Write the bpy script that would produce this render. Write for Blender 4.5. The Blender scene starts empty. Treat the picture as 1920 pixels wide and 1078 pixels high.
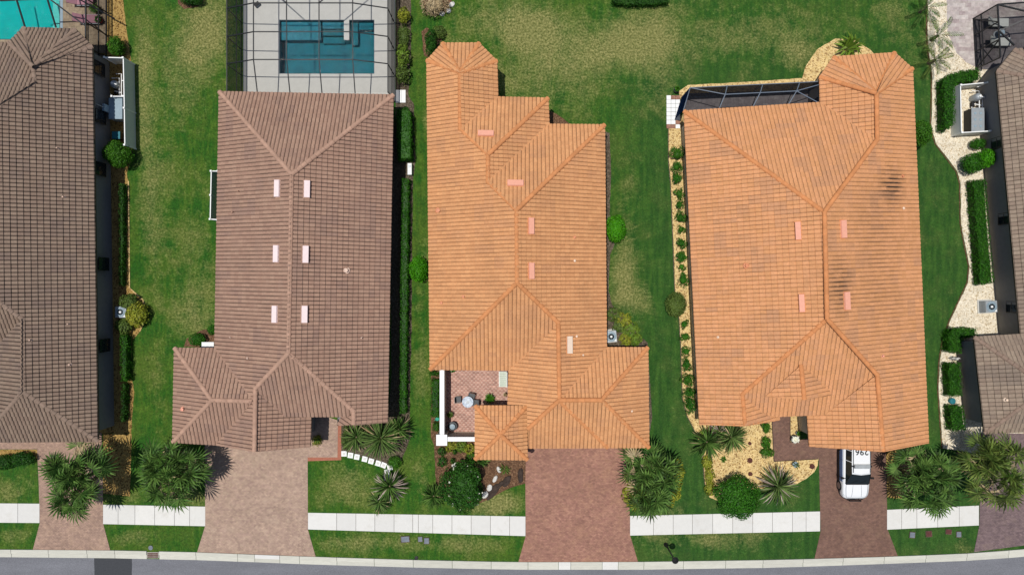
import bpy, math, random
import numpy as np
from mathutils import Vector, Matrix
from mathutils.geometry import tessellate_polygon
random.seed(7); RNG = np.random.default_rng(7)
R = math.radians
S = bpy.context.scene
H = 51.0; PPM = 25.0            # camera height in metres, photo pixels per metre on the ground

# ------------------------------------------------------------------ camera, sky, sun
cam_d = bpy.data.cameras.new('camera'); cam = bpy.data.objects.new('camera', cam_d); S.collection.objects.link(cam)
cam.location = (0, 0, H); cam.rotation_euler = (0, 0, 0)
cam_d.sensor_fit = 'HORIZONTAL'; cam_d.sensor_width = 36; cam_d.lens = 36*H/(1920/PPM)
cam_d.clip_start = 0.5; cam_d.clip_end = 3000
S.camera = cam
SUN = Vector((-0.168, 0.046, 1.0)).normalized()
w = bpy.data.worlds.new("World"); S.world = w; w.use_nodes = True
nt = w.node_tree; sky = nt.nodes.new('ShaderNodeTexSky'); sky.sky_type = 'NISHITA'; sky.sun_disc = False
sky.sun_elevation = math.asin(SUN.z); sky.sun_rotation = math.atan2(SUN.x, SUN.y)
nt.links.new(sky.outputs[0], nt.nodes['Background'].inputs[0]); nt.nodes['Background'].inputs[1].default_value = 0.075
sl = bpy.data.lights.new('sun', 'SUN'); sl.energy = 3.6; sl.angle = R(0.53); sl.color = (1.0, 0.965, 0.91)
so = bpy.data.objects.new('sun', sl); S.collection.objects.link(so); so.rotation_euler = SUN.to_track_quat('Z', 'Y').to_euler()
S.view_settings.view_transform = 'Standard'; S.view_settings.look = 'None'; S.view_settings.exposure = 0.0; S.view_settings.gamma = 1

# ------------------------------------------------------------------ helpers
C = S.collection
def P(px, py, z=0.0):
    k = (1 - z/H)/PPM
    return Vector(((px-960)*k, (539-py)*k, z))
def col(c): return (c[0], c[1], c[2], 1)
def srgb(r, g, b, k=1.0):
    f = lambda v: (v/12.92 if v <= .04045 else ((v+.055)/1.055)**2.4)
    return (f(r/255)*k, f(g/255)*k, f(b/255)*k)

def K(c, f): return (c[0]*f[0], c[1]*f[1], c[2]*f[2])

class N:
    def __init__(s, name):
        s.m = bpy.data.materials.new(name); s.m.use_nodes = True; s.t = s.m.node_tree
        s.b = s.t.nodes['Principled BSDF']; s.b.inputs['Specular IOR Level'].default_value = .25
    def n(s, typ, **k):
        o = s.t.nodes.new(typ)
        for a, v in k.items():
            if a.startswith('i_'):
                key = a[2:]; key = int(key) if key.isdigit() else key.replace('_', ' ')
                o.inputs[key].default_value = v
            else: setattr(o, a, v)
        return o
    def l(s, a, b): s.t.links.new(a, b)
    def coord(s, scale=(1, 1, 1)):
        t = s.n('ShaderNodeTexCoord'); m = s.n('ShaderNodeMapping'); m.inputs['Scale'].default_value = scale
        s.l(t.outputs['Object'], m.inputs[0]); return m.outputs[0]
    def noise(s, scale, detail=3, vec=None, rough=.6):
        o = s.n('ShaderNodeTexNoise'); o.inputs['Scale'].default_value = scale; o.inputs['Detail'].default_value = detail; o.inputs['Roughness'].default_value = rough
        s.l(vec if vec is not None else s.coord(), o.inputs['Vector']); return o.outputs['Fac']
    def rng(s, v, a, b, c, d):
        o = s.n('ShaderNodeMapRange'); s.l(v, o.inputs[0])
        for i, x in enumerate((a, b, c, d)): o.inputs[i+1].default_value = x
        return o.outputs[0]
    def mix(s, f, a, b, mode='MIX'):
        o = s.n('ShaderNodeMix', data_type='RGBA', blend_type=mode)
        for v, i in ((f, 0), (a, 6), (b, 7)):
            if isinstance(v, (int, float)): o.inputs[i].default_value = v
            elif isinstance(v, tuple): o.inputs[i].default_value = col(v)
            else: s.l(v, o.inputs[i])
        return o.outputs[2]
    def math(s, op, a, b=0.0):
        o = s.n('ShaderNodeMath', operation=op)
        for i, v in enumerate((a, b)):
            if isinstance(v, (int, float)): o.inputs[i].default_value = v
            else: s.l(v, o.inputs[i])
        return o.outputs[0]
    def mul(s, c, v):   # colour * scalar
        o = s.n('ShaderNodeVectorMath', operation='SCALE')
        if isinstance(c, tuple): o.inputs[0].default_value = c
        else: s.l(c, o.inputs[0])
        s.l(v, o.inputs['Scale']); return o.outputs[0]
    def out(s, c, rough=.85, bump=None, bd=.02, bs=.6, metal=0):
        if isinstance(c, tuple): s.b.inputs['Base Color'].default_value = col(c)
        else: s.l(c, s.b.inputs['Base Color'])
        s.b.inputs['Roughness'].default_value = rough; s.b.inputs['Metallic'].default_value = metal
        if bump is not None:
            b = s.n('ShaderNodeBump'); b.inputs['Strength'].default_value = bs; b.inputs['Distance'].default_value = bd
            s.l(bump, b.inputs['Height']); s.l(b.outputs[0], s.b.inputs['Normal'])
        return s.m

def plain(name, c, rough=.7, var=.12, scale=6, metal=0, island=0.0):
    n = N(name); v = n.rng(n.noise(scale, 4), .3, .7, 1-var, 1+var)
    if island:
        g = n.n('ShaderNodeNewGeometry'); v = n.math('MULTIPLY', v, n.rng(g.outputs['Random Per Island'], 0, 1, 1-island, 1+island))
    return n.out(n.mul(c, v), rough, metal=metal)
def leaf(name, c1, c2, island=.45, trans=.35):
    n = N(name); g = n.n('ShaderNodeNewGeometry'); r = g.outputs['Random Per Island']
    c = n.mix(n.rng(n.noise(1.7, 2), .35, .65, 0, 1), c1, c2)
    r2 = n.math('FRACT', n.math('MULTIPLY', r, 7.13))
    c = n.mix(n.math('MULTIPLY', r2, .6), c, c2)
    c = n.mul(c, n.rng(r, 0, 1, 1-island, 1+island))
    n.out(c, .5)
    n.b.inputs['Specular IOR Level'].default_value = .18
    tr = n.n('ShaderNodeBsdfTranslucent'); n.l(c, tr.inputs[0]); mx = n.n('ShaderNodeMixShader'); mx.inputs[0].default_value = trans
    n.l(n.b.outputs[0], mx.inputs[1]); n.l(tr.outputs[0], mx.inputs[2]); n.l(mx.outputs[0], n.t.nodes['Material Output'].inputs[0])
    return n.m
def tilemat(name, c1, c2, c3, grime=.35, groove=1.0, stains=()):
    n = N(name); uv = n.n('ShaderNodeUVMap'); uv.uv_map = 'uv'
    fl = n.n('ShaderNodeVectorMath', operation='FLOOR'); n.l(uv.outputs[0], fl.inputs[0])
    wn = n.n('ShaderNodeTexWhiteNoise', noise_dimensions='2D'); n.l(fl.outputs[0], wn.inputs['Vector'])
    sc = n.n('ShaderNodeVectorMath', operation='MULTIPLY'); n.l(fl.outputs[0], sc.inputs[0]); sc.inputs[1].default_value = (.22, .3, 1)
    f2 = n.n('ShaderNodeVectorMath', operation='FLOOR'); n.l(sc.outputs[0], f2.inputs[0])
    w2 = n.n('ShaderNodeTexWhiteNoise', noise_dimensions='2D'); n.l(f2.outputs[0], w2.inputs['Vector'])
    sc2 = n.n('ShaderNodeVectorMath', operation='MULTIPLY'); n.l(fl.outputs[0], sc2.inputs[0]); sc2.inputs[1].default_value = (.5, .5, 1)
    f3 = n.n('ShaderNodeVectorMath', operation='FLOOR'); n.l(sc2.outputs[0], f3.inputs[0])
    w3 = n.n('ShaderNodeTexWhiteNoise', noise_dimensions='2D'); n.l(f3.outputs[0], w3.inputs['Vector'])
    c = n.mix(n.rng(wn.outputs[0], 0, 1, 0, 1), c1, c2)
    pat = n.math('MULTIPLY', n.rng(n.math('ADD', n.math('MULTIPLY', w2.outputs[0], .6), n.math('MULTIPLY', w3.outputs[0], .4)), .60, .85, 0, 1), .5)
    c = n.mix(pat, c, c3)
    gr = n.rng(n.noise(.35, 6, rough=.65), .45, .75, 0, grime)
    c = n.mix(gr, c, (c3[0]*.55, c3[1]*.6, c3[2]*.6))
    c = n.mul(c, n.rng(n.noise(9, 3), .3, .7, .88, 1.12))
    # groove shade painted dark, with mildew, in the pans between the barrels
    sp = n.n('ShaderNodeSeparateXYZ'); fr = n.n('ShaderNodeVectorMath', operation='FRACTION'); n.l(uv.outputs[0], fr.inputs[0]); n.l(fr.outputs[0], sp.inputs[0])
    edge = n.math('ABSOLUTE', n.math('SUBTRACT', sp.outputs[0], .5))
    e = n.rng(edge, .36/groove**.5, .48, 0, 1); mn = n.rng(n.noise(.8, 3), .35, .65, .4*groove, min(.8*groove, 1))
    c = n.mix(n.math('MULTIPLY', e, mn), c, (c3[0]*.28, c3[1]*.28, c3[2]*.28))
    e2 = n.rng(edge, .22, .44, 0, 1)
    for sx, sy, rx, ry, k in stains:
        tc = n.n('ShaderNodeTexCoord'); mp_ = n.n('ShaderNodeMapping'); mp_.vector_type = 'TEXTURE'; mp_.inputs['Location'].default_value = (sx, sy, 4.5); mp_.inputs['Scale'].default_value = (rx, ry, 6); n.l(tc.outputs['Object'], mp_.inputs[0])
        ln = n.n('ShaderNodeVectorMath', operation='LENGTH'); n.l(mp_.outputs[0], ln.inputs[0]); ms_ = n.rng(ln.outputs['Value'], 1.0, .3, 0, 1)
        nz = n.rng(n.noise(1.0, 5, vec=n.coord((.7, 3.2, 1)), rough=.7), .34, .5, 0, 1); gm = n.math('ADD', n.math('MULTIPLY', e2, .85), .30)
        c = n.mix(n.math('MULTIPLY', n.math('MULTIPLY', ms_, nz), n.math('MULTIPLY', gm, k)), c, (.03, .022, .016))
    return n.out(c, .8)
def paver(name, c1, c2, mort, bw=.2, bh=.1, big=.12, wear=None, k=(1, 1, 1), ms=.006):
    c1, c2, mort = K(c1, k), K(c2, k), K(mort, k)
    n = N(name); v = n.coord(); br = n.n('ShaderNodeTexBrick'); n.l(v, br.inputs['Vector'])
    br.inputs['Color1'].default_value = col(c1); br.inputs['Color2'].default_value = col(c2); br.inputs['Mortar'].default_value = col(mort)
    br.inputs['Scale'].default_value = 1; br.inputs['Mortar Size'].default_value = ms; br.inputs['Brick Width'].default_value = bw; br.inputs['Row Height'].default_value = bh
    c = br.outputs[0]
    vo = n.n('ShaderNodeTexVoronoi', distance='CHEBYCHEV'); vo.inputs['Scale'].default_value = 4.6; n.l(v, vo.inputs['Vector'])
    sp = n.n('ShaderNodeSeparateColor'); n.l(vo.outputs['Color'], sp.inputs[0])
    c = n.mul(c, n.rng(sp.outputs[0], 0, 1, .92, 1.08))
    vo2 = n.n('ShaderNodeTexVoronoi', distance='CHEBYCHEV'); vo2.inputs['Scale'].default_value = 7; n.l(v, vo2.inputs['Vector'])
    sp2 = n.n('ShaderNodeSeparateColor'); n.l(vo2.outputs['Color'], sp2.inputs[0])
    c = n.mul(c, n.rng(sp2.outputs[0], 0, 1, .88, 1.12))
    c = n.mul(c, n.rng(n.noise(.5, 5, rough=.7), .3, .7, 1-big, 1+big))
    if wear: c = n.mix(n.rng(n.noise(.9, 5, rough=.7), .52, .72, 0, .6), c, wear)
    return n.out(c, .85, bump=br.outputs['Fac'], bd=-.004)
def gravel(name, c1, c2, c3, scale=16):
    n = N(name); vo = n.n('ShaderNodeTexVoronoi'); vo.inputs['Scale'].default_value = scale; n.l(n.coord(), vo.inputs['Vector'])
    sp = n.n('ShaderNodeSeparateColor'); n.l(vo.outputs['Color'], sp.inputs[0])
    c = n.mix(n.rng(sp.outputs[0], .15, .85, 0, 1), c1, c2); c = n.mix(n.rng(sp.outputs[1], .72, .9, 0, 1), c, c3)
    c = n.mul(c, n.rng(n.noise(1.1, 5, rough=.7), .3, .7, .82, 1.12)); c = n.mul(c, n.rng(n.noise(7, 2), .3, .7, .8, 1.15))
    return n.out(c, .95, bump=vo.outputs['Distance'], bd=-.02, bs=.7)

# ---- mesh builder
class MB:
    def __init__(s): s.v = []; s.f = []; s.uv = None
    def add(s, vs, fs):
        b = len(s.v); s.v += [tuple(v) for v in vs]; s.f += [tuple(b+i for i in f) for f in fs]; return s
    def box(s, c, d, rz=0.0, tap=1.0):
        x, y, z = d[0]/2, d[1]/2, d[2]/2; cs, sn = math.cos(rz), math.sin(rz); vs = []
        for k, t in ((-1, 1.0), (1, tap)):
            for i, j in ((-1, -1), (1, -1), (1, 1), (-1, 1)):
                a, b = i*x*t, j*y*t; vs.append((c[0]+a*cs-b*sn, c[1]+a*sn+b*cs, c[2]+k*z))
        return s.add(vs, [(3, 2, 1, 0), (4, 5, 6, 7), (0, 1, 5, 4), (1, 2, 6, 5), (2, 3, 7, 6), (3, 0, 4, 7)])
    def bar(s, p, q, w, h=None):
        h = h or w; p, q = Vector(p), Vector(q); d = (q-p).normalized()
        u = d.cross(Vector((0, 0, 1)));
        if u.length < 1e-3: u = Vector((1, 0, 0))
        u.normalize(); v = u.cross(d)
        vs = [a + u*i*w/2 + v*j*h/2 for a in (p, q) for i, j in ((-1, -1), (1, -1), (1, 1), (-1, 1))]
        return s.add(vs, [(3, 2, 1, 0), (4, 5, 6, 7), (0, 1, 5, 4), (1, 2, 6, 5), (2, 3, 7, 6), (3, 0, 4, 7)])
    def tube(s, pts, rad, seg=8, cap=True):
        pts = [Vector(p) for p in pts]; n = len(pts); rad = rad if isinstance(rad, (list, tuple)) else [rad]*n; vs = []
        for k, p in enumerate(pts):
            d = (pts[min(k+1, n-1)]-pts[max(k-1, 0)]).normalized(); u = d.cross(Vector((0, 0, 1)))
            if u.length < 1e-3: u = Vector((1, 0, 0))
            u.normalize(); v = u.cross(d)
            vs += [p + (u*math.cos(2*math.pi*i/seg)+v*math.sin(2*math.pi*i/seg))*rad[k] for i in range(seg)]
        fs = [(k*seg+i, k*seg+(i+1) % seg, (k+1)*seg+(i+1) % seg, (k+1)*seg+i) for k in range(n-1) for i in range(seg)]
        if cap: fs += [tuple(reversed(range(seg))), tuple(range((n-1)*seg, n*seg))]
        return s.add(vs, fs)
    def lathe(s, c, prof, seg=20):
        vs = [(c[0]+r*math.cos(2*math.pi*i/seg), c[1]+r*math.sin(2*math.pi*i/seg), c[2]+z) for r, z in prof for i in range(seg)]
        n = len(prof); fs = [(k*seg+i, k*seg+(i+1) % seg, (k+1)*seg+(i+1) % seg, (k+1)*seg+i) for k in range(n-1) for i in range(seg)]
        fs += [tuple(reversed(range(seg))), tuple(range((n-1)*seg, n*seg))]
        return s.add(vs, fs)
    def prism(s, pts, z0, z1):
        n = len(pts); a = sum(pts[i][0]*pts[(i+1) % n][1]-pts[(i+1) % n][0]*pts[i][1] for i in range(n))
        if a < 0: pts = pts[::-1]
        vs = [(p[0], p[1], z0) for p in pts]+[(p[0], p[1], z1) for p in pts]
        tri = tessellate_polygon([[Vector((p[0], p[1], 0)) for p in pts]])
        fs = []
        for t in tri:
            p0, p1, p2 = (pts[k] for k in t)
            if (p1[0]-p0[0])*(p2[1]-p0[1])-(p1[1]-p0[1])*(p2[0]-p0[0]) < 0: t = t[::-1]
            fs.append(tuple(k+n for k in t)); fs.append(tuple(reversed(t)))
        fs += [(i, (i+1) % n, n+(i+1) % n, n+i) for i in range(n)]
        return s.add(vs, fs)
    def build(s, name, m, parent=None, org=(0, 0, 0), smooth=False):
        me = bpy.data.meshes.new(name)
        me.from_pydata([(v[0]-org[0], v[1]-org[1], v[2]-org[2]) for v in s.v], [], s.f); me.update()
        if smooth: me.shade_smooth()
        me.materials.append(m); o = bpy.data.objects.new(name, me); C.objects.link(o)
        if parent: o.parent = parent
        return o
def mesh_np(name, verts, loops, starts, m, parent=None, uv=None, attrs=None):
    me = bpy.data.meshes.new(name); me.vertices.add(len(verts)); me.vertices.foreach_set('co', np.asarray(verts, np.float32).ravel())
    me.loops.add(len(loops)); me.loops.foreach_set('vertex_index', np.asarray(loops, np.int32))
    me.polygons.add(len(starts)); me.polygons.foreach_set('loop_start', np.asarray(starts, np.int32))
    me.update(calc_edges=True)
    if uv is not None:
        l = me.uv_layers.new(name='uv'); l.data.foreach_set('uv', np.asarray(uv, np.float32).ravel())
    for k, a in (attrs or {}).items():
        at = me.attributes.new(k, 'FLOAT', 'POINT'); at.data.foreach_set('value', np.asarray(a, np.float32))
    me.validate(); me.materials.append(m); o = bpy.data.objects.new(name, me); C.objects.link(o)
    if parent: o.parent = parent
    return o
def tag(o, label, cat, group=None):
    o['label'] = label; o['category'] = cat
    if group: o['group'] = group
    return o
def thing(name, label, cat, loc=(0, 0, 0), rz=0.0, group=None):
    o = bpy.data.objects.new(name, None); C.objects.link(o); o.location = loc; o.rotation_euler = (0, 0, rz); o.empty_display_size = .3
    return tag(o, label, cat, group)
def struct(o, kind='structure'): o['kind'] = kind; return o
def dup(root, loc, rz=None, label=None, sc=None):
    r = root.copy(); C.objects.link(r); r.location = loc
    if rz is not None: r.rotation_euler = (0, 0, rz)
    if sc: r.scale = (sc, sc, sc) if not isinstance(sc, tuple) else sc
    if label: r['label'] = label
    for ch in root.children:
        c = ch.copy(); C.objects.link(c); c.parent = r
        for g in ch.children:
            d = g.copy(); C.objects.link(d); d.parent = c
    return r
ORD = ['topmost', 'second', 'third', 'fourth', 'fifth', 'sixth', 'seventh', 'eighth', 'ninth', 'tenth', 'eleventh', 'twelfth', 'thirteenth', 'fourteenth', 'fifteenth', 'sixteenth', 'seventeenth']

def in_poly(x, y, poly):
    ins = np.zeros(x.shape, bool); n = len(poly)
    for i in range(n):
        x0, y0 = poly[i][0], poly[i][1]; x1, y1 = poly[(i+1) % n][0], poly[(i+1) % n][1]
        if y0 == y1: continue
        c = ((y0 > y) != (y1 > y)) & (x < (x1-x0)*(y-y0)/(y1-y0)+x0); ins ^= c
    return ins
def offset(poly, d):      # positive d grows the polygon
    n = len(poly); a = sum(poly[i][0]*poly[(i+1) % n][1]-poly[(i+1) % n][0]*poly[i][1] for i in range(n))
    sg = 1 if a > 0 else -1; out = []
    for i in range(n):
        p0, p1, p2 = (np.array(poly[k % n][:2], float) for k in (i-1, i, i+1))
        e0 = (p1-p0)/max(np.linalg.norm(p1-p0), 1e-9); e1 = (p2-p1)/max(np.linalg.norm(p2-p1), 1e-9)
        n0 = np.array((e0[1], -e0[0]))*sg; n1 = np.array((e1[1], -e1[0]))*sg
        k = 1+float(n0@n1); m = (n0+n1)/max(k, .35); out.append(tuple(p1+m*d))
    return out

# ------------------------------------------------------------------ materials
M = {}
fo = (1.19, 1.37, 1.56); O1, O2, O3 = K(srgb(222, 152, 98, .74), fo), K(srgb(210, 141, 90, .74), fo), K(srgb(200, 136, 92, .72), fo)
M['tile_orange'] = tilemat('orange_tile', O1, O2, O3, .3)
fs = (1.08, 1.24, 1.30); fb = (1.22, 1.31, 1.31); fd = (1.14, 1.32, 1.36); fr_ = (1.18, 1.38, 1.3)
M['tile_salmon'] = tilemat('salmon_tile', K(srgb(226, 152, 104, .78), fs), K(srgb(218, 146, 96, .76), fs), K(srgb(192, 134, 100, .76), fs), .2, stains=[(-.3, -2.3, 1.5, 2.6, .8), (4.3, 4.7, 1.5, 1.7, 1.0), (2.84, 1.6, 2.8, 5.0, .35), (3.0, -3.0, 2.5, 3.0, .3)])
M['tile_brown'] = tilemat('brown_tile', K(srgb(174, 136, 116, .72), fb), K(srgb(162, 124, 106, .72), fb), K(srgb(148, 116, 104, .7), fb), .2, groove=1.35)
M['tile_dark'] = tilemat('dark_brown_tile', K(srgb(152, 122, 104, .72), fd), K(srgb(140, 110, 94, .72), fd), K(srgb(128, 102, 92, .7), fd), .25, groove=1.8)
M['tile_right'] = tilemat('grey_brown_tile', K(srgb(160, 132, 118, .72), fr_), K(srgb(144, 116, 104, .72), fr_), K(srgb(130, 108, 100, .7), fr_), .2)
M['cap_orange'] = plain('orange_cap', K(srgb(214, 134, 86, .76), (1.1, 1.3, 1.3)), .8, .12, 3, island=.08)
M['cap_salmon'] = plain('salmon_cap', K(srgb(222, 138, 90, .76), (1.02, 1.2, 1.15)), .8, .12, 3, island=.08)
M['cap_brown'] = plain('brown_cap', K(srgb(170, 132, 114, .74), (1.38, 1.48, 1.45)), .8, .12, 3, island=.08)
M['cap_dark'] = plain('dark_brown_cap', K(srgb(146, 116, 100, .74), fd), .8, .12, 3, island=.08)
M['underlay'] = plain('underlay', (.12, .09, .07), .9)
M['stucco'] = plain('beige_stucco', srgb(206, 196, 178, .8), .9, .06, 3)
M['stucco_grey'] = plain('grey_stucco', srgb(150, 148, 146, .7), .9, .06, 3)
M['white'] = plain('white_paint', (.8, .8, .78), .5, .03)
M['vinyl'] = plain('white_vinyl', (.62, .65, .63), .45, .04)
M['fascia_dark'] = plain('bronze_gutter', (.05, .045, .04), .5)
M['gutter_white'] = plain('white_gutter', (.6, .6, .6), .5)
M['vent_pink'] = plain('pink_vent', srgb(240, 172, 146, .84), .6, .06)
M['vent_pale'] = plain('pale_pink_vent', srgb(244, 222, 220, .86), .5, .06)
M['vent_cream'] = plain('cream_vent', srgb(244, 220, 196, .8), .5, .06)
M['pipe_pale'] = plain('pale_pipe', srgb(226, 196, 176, .8), .5, .06)
M['pipe_orange'] = plain('orange_pipe', srgb(226, 150, 108, .8), .5, .06)
M['frame_dark'] = plain('bronze_aluminium', (.018, .019, .021), .45, .1)
M['frame_grey'] = plain('grey_aluminium', (.13, .16, .20), .45, .1)
M['glass_dark'] = plain('window_glass', (.015, .02, .025), .08, .1)
M['metal_grey'] = plain('grey_metal', (.32, .35, .37), .45, .08, metal=.2)
M['metal_blue'] = plain('blue_grey_metal', (.25, .33, .38), .45, .08)
M['black'] = plain('black_plastic', (.012, .012, .013), .5)
M['teal_lid'] = plain('teal_lid', (.02, .16, .2), .5)
M['rust'] = plain('rust_grate', (.10, .035, .03), .8, .3, 12)
M['stone'] = plain('white_stone', (.62, .6, .56), .8, .2, 5)
M['terracotta'] = plain('terracotta', (.35, .13, .08), .8, .15)
M['red_rock'] = plain('dark_red_rock', (.11, .04, .03), .9, .4, 9)
M['ceramic'] = plain('dark_ceramic', (.03, .035, .04), .3, .2)
M['pink_cloth'] = plain('pink_cushion', srgb(178, 130, 140, .8), .9, .1)
M['red_cloth'] = plain('red_cushion', srgb(190, 70, 60, .8), .9, .1)
M['grey_cloth'] = plain('pale_grey_cushion', srgb(190, 192, 186, .85), .9, .06)
M['green_cloth'] = plain('pale_green_cushion', srgb(206, 216, 200, .85), .8, .06)
M['green_plastic'] = plain('green_plastic', (.02, .32, .22), .5, .1)
M['trunk'] = plain('palm_trunk', (.16, .12, .08), .95, .3, 9)
M['bark'] = plain('bark', (.14, .1, .07), .95, .3, 9)
M['water_box'] = plain('grey_lid', (.16, .18, .21), .6, .2, 5)
M['black_soil'] = plain('dark_wood', (.05, .035, .028), .95, .4, 5)

M['leaf_palm'] = leaf('palm_leaf', (.018, .075, .010), (.12, .21, .045), .75)
M['leaf_palm_y'] = leaf('yellowish_palm_leaf', (.03, .085, .012), (.16, .21, .045), .75)
M['leaf_sago'] = leaf('date_palm_leaf', (.04, .12, .02), (.17, .24, .07), .7)
M['leaf_dead'] = leaf('dry_frond', (.32, .22, .11), (.5, .40, .24), .35, .2)
M['leaf_greydead'] = leaf('grey_frond', (.30, .22, .18), (.52, .44, .38), .35, .2)
M['leaf_shrub'] = leaf('shrub_leaf', (.035, .14, .010), (.07, .20, .014), .45)
M['leaf_bright'] = leaf('bright_leaf', (.05, .26, .006), (.09, .34, .010), .35)
M['leaf_olive'] = leaf('olive_leaf', (.08, .14, .025), (.13, .19, .04), .4)
M['leaf_dark'] = leaf('dark_leaf', (.014, .07, .008), (.04, .13, .014), .6)
M['leaf_hedge'] = leaf('hedge_leaf', (.022, .12, .008), (.05, .18, .012), .5)
M['leaf_yellow'] = leaf('yellow_leaf', (.18, .24, .02), (.34, .34, .04), .45)
M['leaf_fresh'] = leaf('fresh_leaf', (.10, .20, .02), (.2, .30, .04), .4)
M['petal'] = plain('white_petal', (.75, .75, .62), .7)

M['pav_pink'] = paver('pink_tan_pavers', srgb(194, 158, 140, .72), srgb(178, 142, 130, .72), srgb(150, 122, 110, .7), wear=srgb(204, 180, 156, .8), k=(1.09, 1.22, 1.17))
M['pav_pink1'] = paver('rose_pavers', srgb(180, 138, 124, .7), srgb(160, 122, 112, .7), srgb(130, 104, 96, .7), wear=srgb(200, 168, 142, .8), k=(1.22, 1.44, 1.34))
M['pav_red'] = paver('red_brown_pavers', srgb(168, 116, 100, .72), srgb(148, 98, 88, .72), srgb(120, 82, 72, .7), wear=srgb(190, 146, 116, .8), k=(1.29, 1.54, 1.46))
M['pav_brown'] = paver('brown_pavers', srgb(140, 104, 92, .7), srgb(124, 92, 84, .7), srgb(104, 80, 72, .7), wear=srgb(158, 128, 104, .7), k=(1.12, 1.18, 1.1))
M['pav_grey'] = paver('purple_grey_pavers', srgb(146, 124, 122, .7), srgb(126, 106, 108, .7), srgb(104, 90, 90, .7), wear=srgb(160, 138, 128, .7))
M['pav_court'] = paver('courtyard_pavers', srgb(196, 142, 126, .76), srgb(160, 106, 96, .72), srgb(232, 206, 186, .8), .30, .15, .08, ms=.018)
M['pav_patio'] = paver('pale_patio_pavers', srgb(206, 196, 190, .8), srgb(176, 160, 158, .78), srgb(200, 186, 170, .7), .45, .3, .12, wear=srgb(214, 208, 196, .8))
M['pav_tan'] = paver('tan_deck_pavers', srgb(176, 158, 132, .74), srgb(156, 136, 112, .74), srgb(120, 106, 90, .7), .4, .3)
M['pav_deck_dark'] = paver('grey_deck_pavers', srgb(128, 122, 122, .7), srgb(112, 104, 106, .7), srgb(90, 84, 84, .7), .4, .3)
M['gravel_gold'] = gravel('gold_gravel', srgb(236, 208, 150, .86), srgb(218, 186, 124, .86), srgb(170, 132, 84, .75), 13)
M['gravel_dim'] = gravel('ochre_gravel', srgb(192, 160, 96, .75), srgb(170, 136, 76, .75), srgb(110, 80, 40, .7), 13)
M['gravel_cream'] = gravel('cream_shell', srgb(240, 230, 208, .9), srgb(228, 214, 188, .9), srgb(200, 178, 142, .8), 15)
M['mulch'] = gravel('brown_mulch', srgb(122, 90, 66, .75), srgb(94, 68, 50, .75), srgb(158, 124, 94, .7), 18)
M['mulch_grey'] = gravel('grey_mulch', srgb(112, 98, 82, .66), srgb(84, 76, 60, .66), srgb(140, 126, 108, .7), 18)
M['sand'] = gravel('bare_soil', srgb(166, 148, 112, .75), srgb(140, 122, 92, .75), srgb(112, 96, 70, .7), 20)

n = N('deck_concrete'); c = n.mul(srgb(216, 214, 206, .76), n.rng(n.noise(2.2, 6, rough=.75), .3, .7, .93, 1.05)); n.out(c, .85); M['deck'] = n.m
n = N('sidewalk_concrete'); g = n.n('ShaderNodeNewGeometry')
c = n.mul(srgb(234, 232, 226, .80), n.rng(n.noise(3, 7, rough=.8), .3, .7, .95, 1.04)); c = n.mul(c, n.rng(g.outputs['Random Per Island'], 0, 1, .94, 1.03))
c = n.mix(n.rng(n.noise(.9, 6, rough=.75), .54, .74, 0, .4), c, srgb(200, 194, 180, .8)); n.out(c, .85); M['concrete'] = n.m
n = N('curb_concrete'); g = n.n('ShaderNodeNewGeometry'); t = n.coord((.5, 3, 1))
c = n.mul(srgb(222, 220, 206, .76), n.rng(n.noise(3, 6, vec=t, rough=.75), .3, .7, .86, 1.08)); c = n.mul(c, n.rng(g.outputs['Random Per Island'], 0, 1, .93, 1.05)); n.out(c, .85); M['curb'] = n.m
n = N('asphalt'); vo = n.n('ShaderNodeTexVoronoi'); vo.inputs['Scale'].default_value = 22; n.l(n.coord(), vo.inputs['Vector']); sp = n.n('ShaderNodeSeparateColor'); n.l(vo.outputs['Color'], sp.inputs[0])
c = n.mul(srgb(138, 139, 145, .66), n.rng(n.noise(.7, 6, vec=n.coord((.35, 1.6, 1)), rough=.7), .3, .7, .86, 1.12)); c = n.mul(c, n.rng(n.noise(14, 3), .3, .7, .86, 1.14)); c = n.mul(c, n.rng(sp.outputs[0], 0, 1, .88, 1.1)); n.out(c, .9); M['asphalt'] = n.m
n = N('new_asphalt'); c = n.mul(srgb(78, 80, 84, .7), n.rng(n.noise(9, 4), .3, .7, .85, 1.12)); n.out(c, .9); M['asphalt_new'] = n.m

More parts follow.
